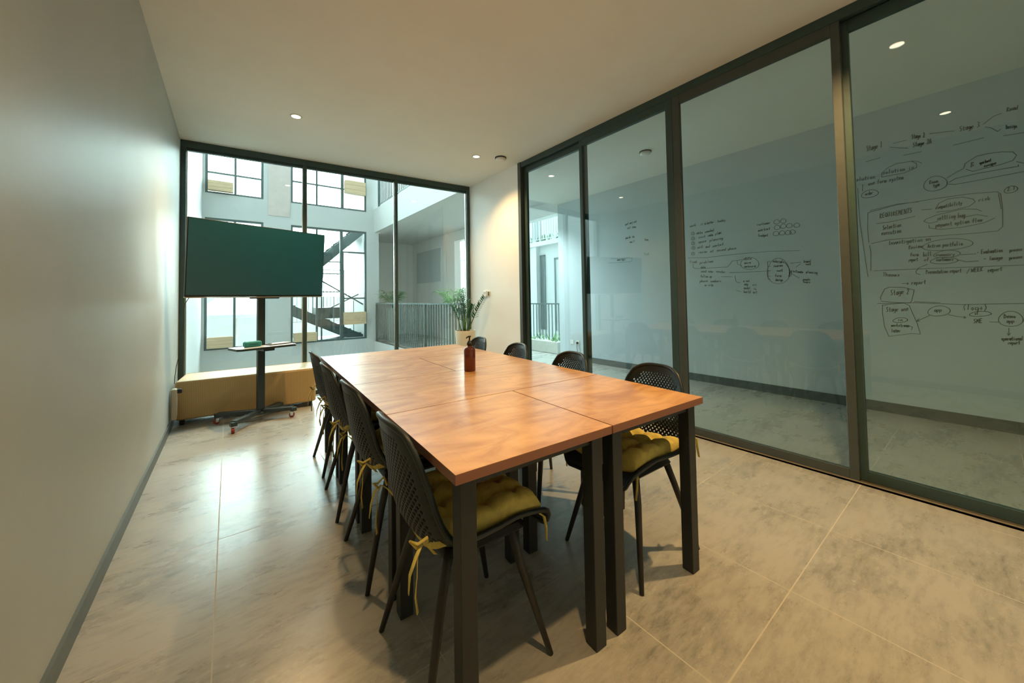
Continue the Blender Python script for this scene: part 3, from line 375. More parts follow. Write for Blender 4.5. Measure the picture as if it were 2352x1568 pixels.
# ------------------------------------------------------------------ chairs
PROF = [(.238,.398),(.229,.434),(.19,.452),(.10,.447),(.0,.437),(-.08,.433),(-.14,.441),(-.185,.470),(-.212,.520),(-.228,.58),(-.240,.65),(-.252,.72),(-.263,.78),(-.272,.83)]
_acc = [0.0]
for (a, b), (c, d) in zip(PROF, PROF[1:]): _acc.append(_acc[-1] + math.hypot(c - a, d - b))
def prof(v):
    s = max(0, min(1, v)) * _acc[-1]
    for i in range(len(_acc) - 1):
        if s <= _acc[i + 1] + 1e-9:
            t = (s - _acc[i]) / (_acc[i + 1] - _acc[i])
            def cr(j):
                p = [PROF[max(0, min(len(PROF) - 1, i + q))][j] for q in (-1, 0, 1, 2)]
                return 0.5 * (2*p[1] + (p[2]-p[0])*t + (2*p[0]-5*p[1]+4*p[2]-p[3])*t*t + (3*p[1]-p[0]-3*p[2]+p[3])*t**3)
            return cr(0), cr(1)
    return PROF[-1]
def shell(a, v):
    y, z = prof(v); y2, z2 = prof(min(1, v + .01)); y1, z1 = prof(max(0, v - .01))
    ty, tz = y2 - y1, z2 - z1; l = math.hypot(ty, tz); ny, nz = tz / l, -ty / l      # normal: up on the seat, forward on the back
    w = .205 + .026 * math.exp(-((v - .45) / .25) ** 2) - .058 * max(0, (v - .50) / .50)
    if v > .86: w *= 1 - .20 * ((v - .86) / .14) ** 2.2
    if v < .12: w *= 1 - .26 * ((.12 - v) / .12) ** 2
    k = (.050 if v > .2 else .012 + .19 * v) + .020 * math.exp(-((v - .45) / .2) ** 2) - .02 * max(0, (v - .75) / .25)
    d = k * abs(a) ** 2.6
    drop = .030 * abs(a) ** 3 * max(0, (v - .8) / .2) ** 2
    return (a * w, y + ny * d, z + nz * d - drop)
def shell_mesh():
    NI, NJ = 36, 72; vmap = {}; vs = []; fs = []
    def P(i, j): return shell(i / NI * 2 - 1, j / NJ)
    def vid(i, j):
        if (i, j) not in vmap: vmap[(i, j)] = len(vs); vs.append(P(i, j))
        return vmap[(i, j)]
    for i in range(0, NI + 1):
        for j in range(0, NJ + 1):
            if (i + j) % 2: continue
            cs = [(i + 1, j), (i, j + 1), (i - 1, j), (i, j - 1)]
            full = all(0 <= a <= NI and 0 <= b <= NJ for a, b in cs)
            if full and 4 <= i <= NI - 4 and NJ * .40 <= j <= NJ * .945 and not (j > NJ*.90 and (i < 7 or i > NI - 7)):
                o = [vid(a, b) for a, b in cs]; inn = []
                for a, b in cs:
                    inn.append(len(vs)); vs.append(P(i + (a - i) * .60, j + (b - j) * .60))
                for k in range(4): fs.append((o[k], o[(k + 1) % 4], inn[(k + 1) % 4], inn[k]))
            elif full: fs.append(tuple(vid(a, b) for a, b in cs))
            else:
                pts = [(min(max(a, 0), NI), min(max(b, 0), NJ)) for a, b in cs]; q = []
                for p in pts:
                    if p not in q: q.append(p)
                if len(q) >= 3: fs.append(tuple(vid(*p) for p in q))
    return vs, fs
def make_chair(label):
    r = thing('shell_chair', label, 'chair', group='black perforated shell chairs around the tables')
    m = MB(); vs, fs = shell_mesh(); m.add(vs, fs); o = m.build('seat_shell', M['plastic'], r, smooth=True)
    s = o.modifiers.new('thick', 'SOLIDIFY'); s.thickness = 0.006; s.offset = 0
    rim = [shell(-1 + 2*k/24, 0) for k in range(24)] + [shell(1, k/48) for k in range(48)] + [shell(1 - 2*k/24, 1) for k in range(24)] + [shell(-1, 1 - k/48) for k in range(48)]
    MB().tube(rim, .009, 8, closed=True).build('rim', M['plastic'], r, smooth=True)
    u = MB(); u.box(-.155, .155, -.13, .18, .400, .430, .02); u.build('seat_base', M['leg'], r)
    for sx in (-1, 1):
        for sy in (-1, 1):
            MB().tube([(sx*.125, sy*.115+.01, .425), (sx*.150, sy*.145, .30), (sx*.212, sy*.222, 0.0)], [.0165, .015, .0095], 12).build('leg', M['leg'], r, smooth=True)
    return r
cR = pi / 2 - TA; cL = -pi / 2 - TA
spots = [  # (a, b, rot jitter, side, label)
    (.180, .330, .00, 'L', 'black shell chair at the near left corner of the table, seen from behind'),
    (.175, .955, .01, 'L', 'black shell chair on the left side, second from the camera, ribbon tied on its back'),
    (.165, 1.565, -.01, 'L', 'black shell chair on the left side, third from the camera'),
    (.170, 2.180, .02, 'L', 'black shell chair on the left side, furthest away near the woven bench'),
    (1.075, .310, .03, 'R', 'black shell chair at the near right corner, its whole perforated back above the table'),
    (1.055, .930, -.02, 'R', 'black shell chair on the right side, second from the camera, see-through mesh back'),
    (1.060, 1.560, -.04, 'R', 'black shell chair on the right side, third from the camera, before the dark door jamb'),
    (1.065, 2.190, -.03, 'R', 'black shell chair on the right side, furthest away, beside the cream plant pot')]
proto = None; CH = []
for a, b, j, sd, lab in spots:
    x, y = T2W(a, b); rz = (cL if sd == 'L' else cR) + j
    if proto is None: proto = make_chair(lab); proto.location = (x, y, 0); proto.rotation_euler = (0, 0, rz); c = proto
    else: c = dup(proto, (x, y, 0), rz, lab)
    CH.append((x, y, rz))

# ------------------------------------------------------------------ cushions
def cushion(loc, rz, label):
    r = thing('seat_cushion', label, 'cushion', (loc[0], loc[1], 0.452), rz, 'tufted mustard seat cushions')
    n = 48; S = .198; vs = []; fs = []
    def seat_z(x, y):      # height of the dished seat under a point, relative to the cushion's own base
        y = max(y, -.150); v = min((abs(prof(k / 60)[0] - y), k / 60) for k in range(2, 27))[1]
        p = shell(1.0, v); a = min(1.0, abs(x) / max(.15, p[0])); q = shell(a, v); return q[2] - .452; fs = []
    tuft = [(i * .105, j * .105) for i in (-1, 0, 1) for j in (-1, 0, 1)]
    def hgt(x, y):
        e = max(0.0, (1 - abs(x / S) ** 5) * (1 - abs(y / S) ** 5)) ** .5
        h = .082 * e
        for tx, ty in tuft:
            h -= .046 * e * math.exp(-((x - tx) ** 2 + (y - ty) ** 2) / .0008)
        gx = min(abs(x - q) for q in (-.105, 0, .105)); gy = min(abs(y - q) for q in (-.105, 0, .105))
        h -= .014 * e * (math.exp(-(gx / .014) ** 2) + math.exp(-(gy / .014) ** 2))
        return h
    def warp(x, y):
        k = 1 + .05 * (1 - (x / S) ** 2) * abs(y / S) ** 3 * .0
        cx = x * (1 - .05 * (abs(y) / S) ** 6); cy = y * (1 - .05 * (abs(x) / S) ** 6); return cx, cy
    for top in (1, 0):
        for i in range(n + 1):
            for j in range(n + 1):
                x = -S + 2 * S * i / n; y = -S + 2 * S * j / n; h = hgt(x, y); cx, cy = warp(x, y)
                wr = .002 * sin(60 * x + 20 * y) * sin(50 * y)
                bz = seat_z(cx, cy + .022) + .008 + .05 * max(0, -.11 - cy)
                vs.append((cx, cy + .022, (bz + .010 + h * .92 + wr) if top else bz))
    for k in (0, 1):
        o = k * (n + 1) ** 2
        for i in range(n):
            for j in range(n):
                a = o + i*(n+1) + j; q = (a, a+n+1, a+n+2, a+1); fs.append(q if k == 0 else q[::-1])
    N1 = (n + 1) ** 2
    bd = [(i, 0) for i in range(n)] + [(n, j) for j in range(n)] + [(i, n) for i in range(n, 0, -1)] + [(0, j) for j in range(n, 0, -1)]
    for k in range(len(bd)):
        a = bd[k][0]*(n+1) + bd[k][1]; b = bd[(k+1) % len(bd)][0]*(n+1) + bd[(k+1) % len(bd)][1]; fs.append((a, a + N1, b + N1, b))
    m = MB(); m.add(vs, fs); m.build('pad', M['mustard'], r, smooth=True)
    def ribbon(pts, w):
        q = MB(); P = [Vector(p) for p in pts]; v2 = []
        for i, p in enumerate(P):
            sd = Vector((sin(i * .5) * .5 + .6, .8 * cos(i * .6), 0)).normalized() * w / 2
            v2 += [p - sd, p + sd]
        f2 = [(2*i, 2*i+1, 2*i+3, 2*i+2) for i in range(len(P) - 1)]
        q.add(v2, f2); return q
    for sx in (-1, 1):   # rear ties: through the shell, bow and two hanging ends
        X, Y = sx * .183, -.222
        q = MB()
        q.add(*((lambda rb: (rb.v, rb.f))(ribbon([(sx*.185, -.175, .02), (sx*.196, -.20, .055), (X+sx*.018, Y, .075), (X+sx*.022, Y-.012, .05), (X+sx*.024, Y-.014, .0), (X+sx*.02, Y-.018, -.055), (X+sx*.025, Y-.014, -.10)], .010))))
        q.add(*((lambda rb: (rb.v, rb.f))(ribbon([(X+sx*.018, Y, .075), (X+sx*.03, Y-.02, .055), (X+sx*.024, Y-.035, .01), (X+sx*.028, Y-.04, -.035)], .010))))
        q.tube([(X+sx*.012, Y+.02, .07), (X+sx*.03, Y+.012, .095), (X+sx*.022, Y-.012, .082), (X+sx*.014, Y-.03, .092), (X+sx*.016, Y-.012, .068)], .0045, 6)
        o = q.build('tie', M['mustard'], r, smooth=True); s = o.modifiers.new('t', 'SOLIDIFY'); s.thickness = .0015
    for sx in (-1, 1):   # front corner ties hang down short
        q = ribbon([(sx*.185, .19, .02), (sx*.20, .215, .0), (sx*.202, .222, -.04), (sx*.198, .226, -.085)], .010)
        o = q.build('tie', M['mustard'], r, smooth=True); s = o.modifiers.new('t', 'SOLIDIFY'); s.thickness = .0015
    return r
cl = ['large mustard tufted cushion on the near left chair, under the table corner', 'mustard tufted cushion on the second left chair, tie hanging behind it', 'mustard tufted cushion on the third left chair from the camera', 'mustard tufted cushion on the furthest left chair',
      'bright yellow tufted cushion on the near right chair', 'mustard cushion on the second right chair, mostly under the table']
c0 = None
for i in range(6):
    x, y, rz = CH[i]
    if c0 is None: c0 = cushion((x, y), rz, cl[i])
    else: dup(c0, (x, y, .452), rz, cl[i])

# ------------------------------------------------------------------ soap bottle on the tables
bx, by = T2W(.677, 1.19)
b = thing('soap_bottle', 'amber pump bottle standing in the middle of the joined tables', 'bottle', (bx, by, .751))
MB().lathe([(.001,0),(.034,0),(.036,.004),(.036,.128),(.032,.142),(.018,.150),(.014,.155),(.014,.162),(.001,.162)], n=32).build('bottle_body', M['amber'], b, smooth=True)
q = MB(); q.lathe([(.001,.160),(.017,.160),(.017,.176),(.012,.180),(.012,.186),(.005,.188),(.005,.208),(.010,.210),(.010,.218),(.001,.219)], n=20); q.tube([(0,0,.213),(-.02,-.012,.214),(-.034,-.021,.208)], [.006,.005,.004], 8)
q.build('pump', M['black'], b, smooth=True)

# ------------------------------------------------------------------ television and its rolling stand
tv = thing('television', 'large flat television with a dark blank screen on the rolling stand', 'television', (0.726, 4.721, 1.612), 0.335)
tv.rotation_euler = (0.086, 0, 0.335); w, h = .62, .355
MB().box(-w, w, .002, .030, -h, h, .004).build('tv_housing', M['bezel'], tv)
MB().box(-w+.008, w-.008, -.0005, .002, -h+.016, h-.008).build('screen', M['screen'], tv)
MB().box(-w, w, -.003, .028, -h-.009, -h-.001).build('bottom_trim', M['silver'], tv, label='pale silver strip along the bottom edge')
MB().box(-.36, .36, .030, .062, -.30, .12, .01).build('rear_cover', M['bezel'], tv)
MB().box(-.11, .16, .004, .03, -h-.022, -h-.009, .003).build('sensor_bar', M['bezel'], tv)
sd = thing('tv_stand', 'dark grey rolling television stand with cross base and pale shelf', 'stand', (0.705, 4.835, 0), 0.30)
p = MB(); p.box(-.033, .033, -.022, .022, .075, 1.72, .004); p.build('pole', M['stand'], sd)
p = MB(); p.box(-.22, .22, -.034, -.022, 1.48, 1.74); p.box(-.20, -.17, -.040, -.022, 1.35, 1.83); p.box(.17, .20, -.040, -.022, 1.35, 1.83); p.build('mount_bracket', M['black'], sd)
p = MB(); p.prism([(-.24, -.215), (.24, -.215), (.25, -.205), (.25, .03), (-.27, .03), (-.27, -.185)], .753, .758); p.build('shelf', M['shelf'], sd, label='pale grey laptop shelf')
p = MB(); p.prism([(-.242, -.218), (.242, -.218), (.253, -.207), (.253, .033), (-.273, .033), (-.273, -.187)], .736, .753); p.box(-.05, .05, -.20, .02, .712, .738); p.build('shelf_bracket', M['stand'], sd)
MB().box(-.06, .06, -.05, .05, .055, .085, .01).build('hub', M['stand'], sd)
R30 = Matrix.Rotation(-0.30, 4, 'Z')
for (fx, fy) in ((-.345, .115), (-.225, -.315), (.275, -.135), (.185, .165)):
    e = R30 @ Vector((fx, fy, 0)); d = e.normalized()
    m = MB(); m.bar((d.x*.03, d.y*.03, .085), (e.x, e.y, .092), .052, .034)
    m.bar((e.x, e.y, .10), (e.x, e.y, .062), .05, .05); lg = m.build('leg', M['stand'], sd, bevel=.002)
    m = MB(); m.box(-.004, .022, -.019, -.012, .02, .062); m.box(-.004, .022, .012, .019, .02, .062); m.box(-.012, .022, -.019, .019, .058, .066); m.xf(Matrix.Translation((e.x, e.y, 0)) @ Matrix.Rotation(fx * 9, 4, 'Z')); m.build('caster_fork', M['chrome'], lg)
    m = MB(); m.tube([(.012, -.011, .025), (.012, .011, .025)], .025, 18); m.xf(Matrix.Translation((e.x, e.y, 0)) @ Matrix.Rotation(fx * 9, 4, 'Z')); m.build('wheel', M['wheel'], lg, smooth=False, label='red caster wheel')
RS = Matrix.Translation((0.705, 4.835, 0)) @ Matrix.Rotation(.30, 4, 'Z')
def on_shelf(x, y): v = RS @ Vector((x, y, 0)); return (v.x, v.y, .758)
cs = thing('zip_case', 'small teal zip case on the left of the television shelf', 'case', on_shelf(-.105, -.085), .38)
m = MB(); m.box(-.075, .075, -.032, .032, 0, .056, .010); m.build('case_body', M['teal'], cs)
m = MB(); m.tube([(-.076, 0, .022), (-.04, -.033, .026), (.04, -.033, .026), (.076, 0, .022)], .0022, 6); m.build('zipper', M['black'], cs)
nb = thing('note_clipboard', 'thin black clipboard with white papers on the shelf, right of the teal case', 'clipboard', on_shelf(.135, -.075), .42)
MB().box(-.11, .11, -.055, .055, 0, .008, .002).build('board', M['black'], nb)
MB().box(-.095, .10, -.048, .05, .008, .013).build('paper_stack', M['paper'], nb)
MB().box(-.09, -.075, -.03, .03, .013, .018).build('clip', M['chrome'], nb)
cp = [(0.165, 4.62, 1.27), (0.12, 4.75, 1.20), (0.10, 4.9, 1.12), (0.09, 5.0, .98), (.07, 5.05, .84), (.06, 5.055, .70), (.04, 5.06, .60), (.030, 5.062, .50), (.025, 5.09, .42)]
pc = MB().tube(cp, .0028, 6).xf((Matrix.Translation((0.726, 4.721, 1.612)) @ tv.rotation_euler.to_matrix().to_4x4()).inverted()).build('power_cord', M['cable'], tv, smooth=True)

# power box on the left wall by the bench
ps = thing('power_strip', 'slim beige power strip upright against the left wall beside the bench', 'power strip', (0.0125, 4.99, .10))
MB().box(0, .04, -.035, .035, 0, .29, .006).build('strip_body', M['beige'], ps)
m = MB(); m.box(.040, .042, -.018, .018, .03, .265); m.build('socket_face', M['white'], ps)
m = MB(); m.box(.0425, .075, -.02, .02, .245, .285, .004); m.build('plug', M['black'], ps)

# ------------------------------------------------------------------ woven bench under the window
bn = thing('woven_bench', 'long tan woven straw bench under the far window, behind the tv stand', 'bench', (0.655, 5.325, 0), WA)
MB().box(-.61, .61, -.275, .265, .055, .43, .014).build('woven_body', M['weave'], bn)
for sx in (-1, 1):
    for sy in (-1, 1): MB().box(sx*.56-.018, sx*.56+.018, sy*.22-.018, sy*.22+.018, 0, .056).build('leg', M['black'], bn)
MB().tube([(-.598, -.263, .425), (.598, -.263, .425), (.598, .253, .425), (-.598, .253, .425)], .008, 6, closed=True).build('edge_braid', M['weave'], bn)

# ------------------------------------------------------------------ wall fittings and ceiling fittings
th = thing('thermostat', 'white square thermostat on the short right wall above the plant', 'thermostat', (W, 4.965, 1.27))
MB().box(-.022, 0, -.045, .045, -.045, .045, .004).build('housing', M['white'], th); MB().box(-.024, -.022, -.028, .028, .0, .03).build('display', M['shelf'], th)
ts = thing('card_switch', 'small black switch beside the white thermostat on the short right wall', 'switch', (W, 4.865, 1.272))
MB().box(-.012, 0, -.024, .024, -.036, .036, .003).build('plate', M['white'], ts); MB().box(-.016, -.012, -.018, .018, -.03, .03, .002).build('rocker', M['black'], ts)
def smoke(x, y, lab):
    s = thing('smoke_detector', lab, 'smoke detector', (x, y, H))
    MB().lathe([(.001,-.012),(.075,-.012),(.075,0),(.001,0)][::-1]).build('base_ring', M['black'], s)
    MB().lathe([(.001,-.012),(.068,-.012),(.066,-.03),(.045,-.043),(.001,-.046)][::-1]).build('cover', M['white'], s, smooth=True)
smoke(3.262, 4.078, 'white round smoke detector on the ceiling near the glass partition corner')
smoke(4.66, 2.85, 'small grey smoke detector on the side-room ceiling, seen through the glass')
def downlight(x, y, lab, P, col=(1.0, 0.635, 0.265), z=H):
    d = thing('downlight', lab, 'ceiling light', (x, y, z), group='recessed ceiling downlights')
    MB().lathe([(.040,-.006),(.054,-.004),(.056,0),(.040,0)], caps=False).build('trim_ring', M['white'], d, smooth=True)
    MB().lathe([(.001,-.003),(.041,-.003),(.041,-.0005),(.001,-.0005)][::-1]).build('diffuser', M['lamp'], d)
    l = bpy.data.lights.new('downlight_lamp', 'SPOT'); l.energy = P; l.color = col; l.spot_size = radians(128); l.spot_blend = 0.75; l.shadow_soft_size = .035
    lo = bpy.data.objects.new('downlight_lamp', l); C.objects.link(lo); lo.parent = d; lo.location = (0, 0, -.012)
PW = LAMP_W
downlight(.961, 4.368, 'round lit downlight in the ceiling left of centre, above the tv stand', PW * .95)
downlight(2.976, 4.223, 'round lit downlight in the ceiling beside the smoke detector', PW * .75)
downlight(.965, .44, 'round lit downlight above the camera on the left, seen mirrored in the partition glass', PW * 0.62)
downlight(2.90, .58, 'round lit downlight above the near right floor, seen mirrored in the partition glass', PW * 1.55)
downlight(4.75, 6.05, 'added unseen downlight in the walkway ceiling, fill light for the walkway', 600.0, (0.93, 1.0, 0.97), 3.16)  # added lamp, hidden from the camera, brightens the dim walkway
so = thing('wall_socket', 'double white wall socket low on the side-room wall', 'socket', (5.65, 5.05, .34))
for s in (-1, 1):
    MB().box(-.008, 0, s*.075-.043, s*.075+.043, -.043, .043, .003).build('socket_plate', M['white'], so)
MB().box(-.045, -.008, -.09, -.06, -.025, .015, .004).build('plug', M['black'], so)
tag(MB().tube([(5.61, 4.975, .33), (5.61, 4.972, .25), (5.625, 4.97, .13), (5.60, 4.95, .01)], .004, 6).build('charger_cable', M['cable']), 'short black cable hanging from the side-room socket', 'cable')

# ------------------------------------------------------------------ plants
def blade(m, base, tip, w, droop=0.0, n=5, side=None):
    base = Vector(base); tip = Vector(tip); d = tip - base
    sd = side or d.cross(Vector((0, 0, 1)))
    if sd.length < 1e-4: sd = Vector((1, 0, 0))
    sd = Vector(sd).normalized(); vs = []; nrm = sd.cross(d).normalized()
    for i in range(n + 1):
        t = i / n; p = base + d * t + Vector((0, 0, -droop * t * t)); q = sd * (w * (sin(pi * min(1, .08 + t * .92)) ** .8) * .5 + .0005)
        vs += [p - q, p + nrm * w * .12, p + q]
    fs = []
    for i in range(n):
        a = 3 * i; fs += [(a, a+1, a+4, a+3), (a+1, a+2, a+5, a+4)]
    m.add(vs, fs)
def solid(o, t=.0012):
    s = o.modifiers.new('t', 'SOLIDIFY'); s.thickness = t; return o
zz = thing('potted_zz_plant', 'tall dark green plant in a cream pot in the far right corner of the room', 'plant', (3.31, 5.13, 0))
MB().lathe([(.001,0),(.105,0),(.118,.02),(.155,.70),(.155,.72),(.142,.72),(.138,.69),(.001,.69)], n=36).build('pot', M['pot'], zz, smooth=False)
auto_smooth(zz.children[0]); MB().lathe([(.001,.692),(.137,.692),(.137,.697),(.001,.699)]).build('soil', M['soil'], zz)
rz = random.Random(3)
stems = [((-.02, .01), (-.10, -.06, .50), .0), ((.03, .0), (.02, -.14, .40), 0), ((.0, .03), (-.03, -.03, .62), 0), ((-.04, -.02), (-.12, -.12, .36), 0), ((.03, -.03), (.13, -.26, .52), .0), ((-.01, -.04), (-.06, .02, .56), 0), ((.02, .04), (.08, .02, .48), 0), ((-.05, .03), (-.16, -.02, .42), 0)]
for i, (b0, tp, _) in enumerate(stems):
    B = Vector((b0[0], b0[1], .695)); Tp = B + Vector(tp); pts = [B.lerp(Tp, t) + Vector((0, 0, .04 * sin(pi * t))) for t in [k / 8 for k in range(9)]]
    st = MB().tube(pts, [.009 - .0007 * k for k in range(9)], 7).build('stem', M['stem'], zz, smooth=True)
    lm = MB(); d = (Tp - B).normalized(); sd = d.cross(Vector((0, 1, 0))).normalized() if i % 2 else d.cross(Vector((.4, 1, 0))).normalized()
    for k in range(3 if i != 4 else 2, 14):
        t = .22 + .78 * k / 13; p = B.lerp(Tp, t) + Vector((0, 0, .04 * sin(pi * t)))
        for s in (-1, 1):
            L = .085 * (1 - .35 * t) * rz.uniform(.85, 1.1)
            blade(lm, p, p + (sd * s * .8 + d * .75 + Vector((0, rz.uniform(-.2, .2), 0))).normalized() * L, .034)
    solid(lm.build('leaves', M['leafd'], st))
def palm(name, loc, hgt, lab, seed, nf=13, sc=1.0):
    r = thing(name, lab, 'plant', loc, 0, 'palms in planters on the walkway'); rr = random.Random(seed)
    MB().lathe([(.001,0),(.13*sc,0),(.17*sc,hgt),(.155*sc,hgt),(.15*sc,hgt-.03),(.001,hgt-.03)], n=28).build('pot', M['concrete'], r)
    for i in range(nf):
        a = 2 * pi * i / nf + rr.uniform(-.2, .2); up = rr.uniform(.32, .60) * sc; out = rr.uniform(.16, .42) * sc
        pts = [Vector((cos(a) * out * t * .9, sin(a) * out * t * .9, hgt - .03 + up * (t * 1.5 - .5 * t * t) * (1 - .12 * t))) for t in [k / 7 for k in range(8)]]
        st = MB().tube(pts, [.006 - .0006 * k for k in range(8)], 6).build('frond_stem', M['stem'], r, smooth=True)
        lm = MB()
        for k in range(9):
            t = .40 + .6 * k / 8; j = min(6, int(t * 7)); p = pts[j].lerp(pts[j + 1], t * 7 - j)
            for s in (-1, 1):
                q = Vector((cos(a + s * 1.0), sin(a + s * 1.0), rr.uniform(.0, .5))).normalized() * rr.uniform(.12, .22) * sc
                blade(lm, p, p + q, .018 * sc, .05 * sc, 4)
        solid(lm.build('frond_leaves', M['leafl'], st))
palm('potted_palm', (4.03, 6.75, 0), .92, 'light green palm outside the right end of the window, above the railing', 5, 15, 1.0)
palm('potted_palm', (4.0, 10.2, 0), .98, 'light green palm at the far end of the walkway railing', 9, 13, 1.15)

# ------------------------------------------------------------------ atrium and walkway beyond the window
OY = 10.5
ow = MB()
zt = 7.4
for (a, b) in ((-.25, .015), (1.065, 1.62), (3.39, 3.72)): ow.box(a, b, OY, OY + .22, -3.4, zt)
for (a, b) in ((.015, 1.065), (1.62, 3.39)):
    ow.box(a, b, OY, OY + .22, -3.4, .18); ow.box(a, b, OY, OY + .22, 3.06, 3.60); ow.box(a, b, OY, OY + .22, 6.0, zt)
struct(ow.build('wall_opposite', M['ext2']))
struct(box('brick_reflection_panel', M['brick_reflection'], 1.16, 1.60, OY - .02, OY, 3.24, 4.9))  # pinkish reflection of brickwork, painted as a thin panel on the wall
struct(box('wall_atrium_left', M['ext'], -.25, -.03, wy(0, .12), OY, -3.4, zt))
struct(box('wall_above_window', M['low_bounce_wall'], -.25, 3.7, 5.35, 5.55, 3.68, zt))  # unseen wall, coloured dark to cut light bounced onto the opposite wall
struct(box('atrium_floor', M['concrete'], -1, 12, 4.5, 20, -3.6, -3.4))
struct(MB().prism([(3.60, wy(3.6, .12)), (3.72, 5.45), (5.8, 5.45), (6.25, 5.45), (6.25, 12.8), (3.60, 12.8)], -.3, 0.0).build('walkway_floor', M['floor']))
struct(box('walkway_kerb', M['base'], 3.60, 3.68, wy(3.6, .12), OY, 0.0, 0.09))
struct(box('walkway_edge_beam', M['ext'], 3.585, 3.60, wy(3.6, .14), OY, -.6, 0.09))
up = MB(); up.box(3.60, 3.85, wy(3.6, .14), 12.8, 3.06, 3.70); up.box(3.85, 6.1, 5.46, 12.8, 3.16, 3.62); struct(up.build('walkway_ceiling', M['ext']))
struct(box('wall_walkway_end', M['wall2'], 3.72, 6.6, 12.8, 12.95, 0, 6.0))
wq = MB(); wq.box(5.65, 5.85, 10.25, 12.8, 0, 3.16); wq.box(5.65, 5.85, 9.72, 10.2, 0, 3.16); wq.box(5.65, 5.85, 5.45, 9.72, 2.88, 3.16); wq.box(5.68, 5.85, 10.2, 10.25, 0, 3.16)
struct(wq.build('wall_walkway_side', M['wall2']))
struct(box('trim_walkway_panel', M['ext2'], 5.635, 5.65, 10.6, 12.4, 1.75, 2.80))

def multi_window(name, xs, zs, x0, x1, z0, z1, thick=(), extra=()):
    r = sroot(name, (0, OY, 0)); f = MB(); t = .045
    f.box(x0, x0 + t, .02, .10, z0, z1); f.box(x1 - t, x1, .02, .10, z0, z1); f.box(x0 + t, x1 - t, .02, .10, z0, z0 + t); f.box(x0 + t, x1 - t, .02, .10, z1 - t, z1)
    for x in xs: f.box(x - .022, x + .022, .03, .09, z0 + t, z1 - t)
    for x in thick: f.box(x - .035, x + .035, .025, .095, z0 + t, z1 - t)
    for a, b, z in zs: f.box(a, b, .032, .088, z - .018, z + .018)
    f.build('window_frame', M['rail'], r)
    box('glass_pane', M['glass'], x0 + t, x1 - t, .058, .064, z0 + t, z1 - t, parent=r)
multi_window('window_4', [.535], [], .015, 1.065, .18, 3.06)
multi_window('window_5', [2.19], [(2.80, 3.345, 2.48), (2.80, 3.345, 1.26)], 1.62, 3.39, .18, 3.06, thick=(2.765,))
multi_window('window_6', [.54], [(.06, 1.02, 4.07)], .015, 1.065, 3.60, 6.0)
multi_window('window_7', [2.19], [(1.665, 3.345, 4.15)], 1.62, 3.39, 3.60, 6.0, thick=(2.79,))
def crate(x0, x1, z0, z1, lab, y=OY - .005, d=.17):
    r = thing('planter_crate', lab, 'planter box', ((x0+x1)/2, y - d/2, z0), group='pale wooden crates in the opposite windows'); w = (x1-x0)/2; h = z1 - z0; n = 3
    m = MB()
    for k in range(n):
        a, b = h*k/n + .002, h*(k+1)/n - .002
        m.box(-w, w, -d/2, -d/2+.014, a, b); m.box(-w, w, d/2-.014, d/2, a, b); m.box(-w, -w+.014, -d/2+.014, d/2-.014, a, b); m.box(w-.014, w, -d/2+.014, d/2-.014, a, b)
    m.box(-w+.014, w-.014, -d/2+.014, d/2-.014, .0, .015); m.build('slats', M['crate'], r)
    m = MB(); 
    for sx in (-1, 1): m.box(sx*(w-.03)-.012, sx*(w-.03)+.012, d/2-.03, d/2-.014, .015, h - .002)
    m.build('corner_posts', M['crate'], r)
crate(.065, .51, .225, .46, 'wooden crate at the bottom left of the lower left opposite window', OY + .02, .15)
crate(1.67, 2.165, .225, .44, 'wooden crate at the foot of the stair window, left pane', OY + .02, .15)
crate(2.805, 3.34, .58, .90, 'wooden crate hung halfway up the right pane of the stair window', OY + .02, .15)
crate(.065, .50, 3.645, 3.86, 'faded wooden crate in the upper left opposite window', OY + .02, .15)
crate(2.83, 3.34, 4.02, 4.36, 'wooden crate hung in the upper right opposite window', OY + .02, .15)

def railing(name, lab, p0, p1, z0, z1, n, mat, post=(0, .5, 1), br=.010, deep=False, label_group=None):
    p0 = Vector(p0); p1 = Vector(p1); r = thing(name, lab, 'railing', (p0.x, p0.y, z0)); d = p1 - p0; h = z1 - z0
    q = lambda t, z: (d.x * t, d.y * t, z)
    MB().bar(q(0, h), q(1, h), .05, .03).build('top_rail', mat, r); MB().bar(q(0, .07), q(1, .07), .03, .025).build('bottom_rail', mat, r)
    for t in post: MB().bar(q(t, 0), q(t, h - .015), .05, .05).build('post', mat, r)
    b0 = None
    for k in range(n):
        t = (k + .5) / n
        if b0 is None:
            b0 = MB().bar((0, 0, .08), (0, 0, h - .015), .018, .016, up=(d.x, d.y, 0)).build('baluster', mat, r); b = b0
        else: b = b0.copy(); C.objects.link(b); b.parent = r
        b.location = (d.x * t, d.y * t, 0)
railing('walkway_railing', 'dark green metal railing along the walkway beyond the right window panes', (3.64, OY - .05, 0), (3.64, 5.75, 0), .09, 1.11, 42, M['rail'], (0, .333, .667, 1))
railing('upper_railing', 'metal railing on the floor above, top right of the window view', (3.64, OY - .3, 0), (3.64, 6.2, 0), 3.70, 4.75, 36, M['rail'], (0, .333, .667, 1))
railing('outer_railing', 'thin metal railing behind the long planter outside the side room', (6.28, 9.6, 0), (6.28, 5.95, 0), .04, 1.05, 34, M['rail'], (0, .5, 1))
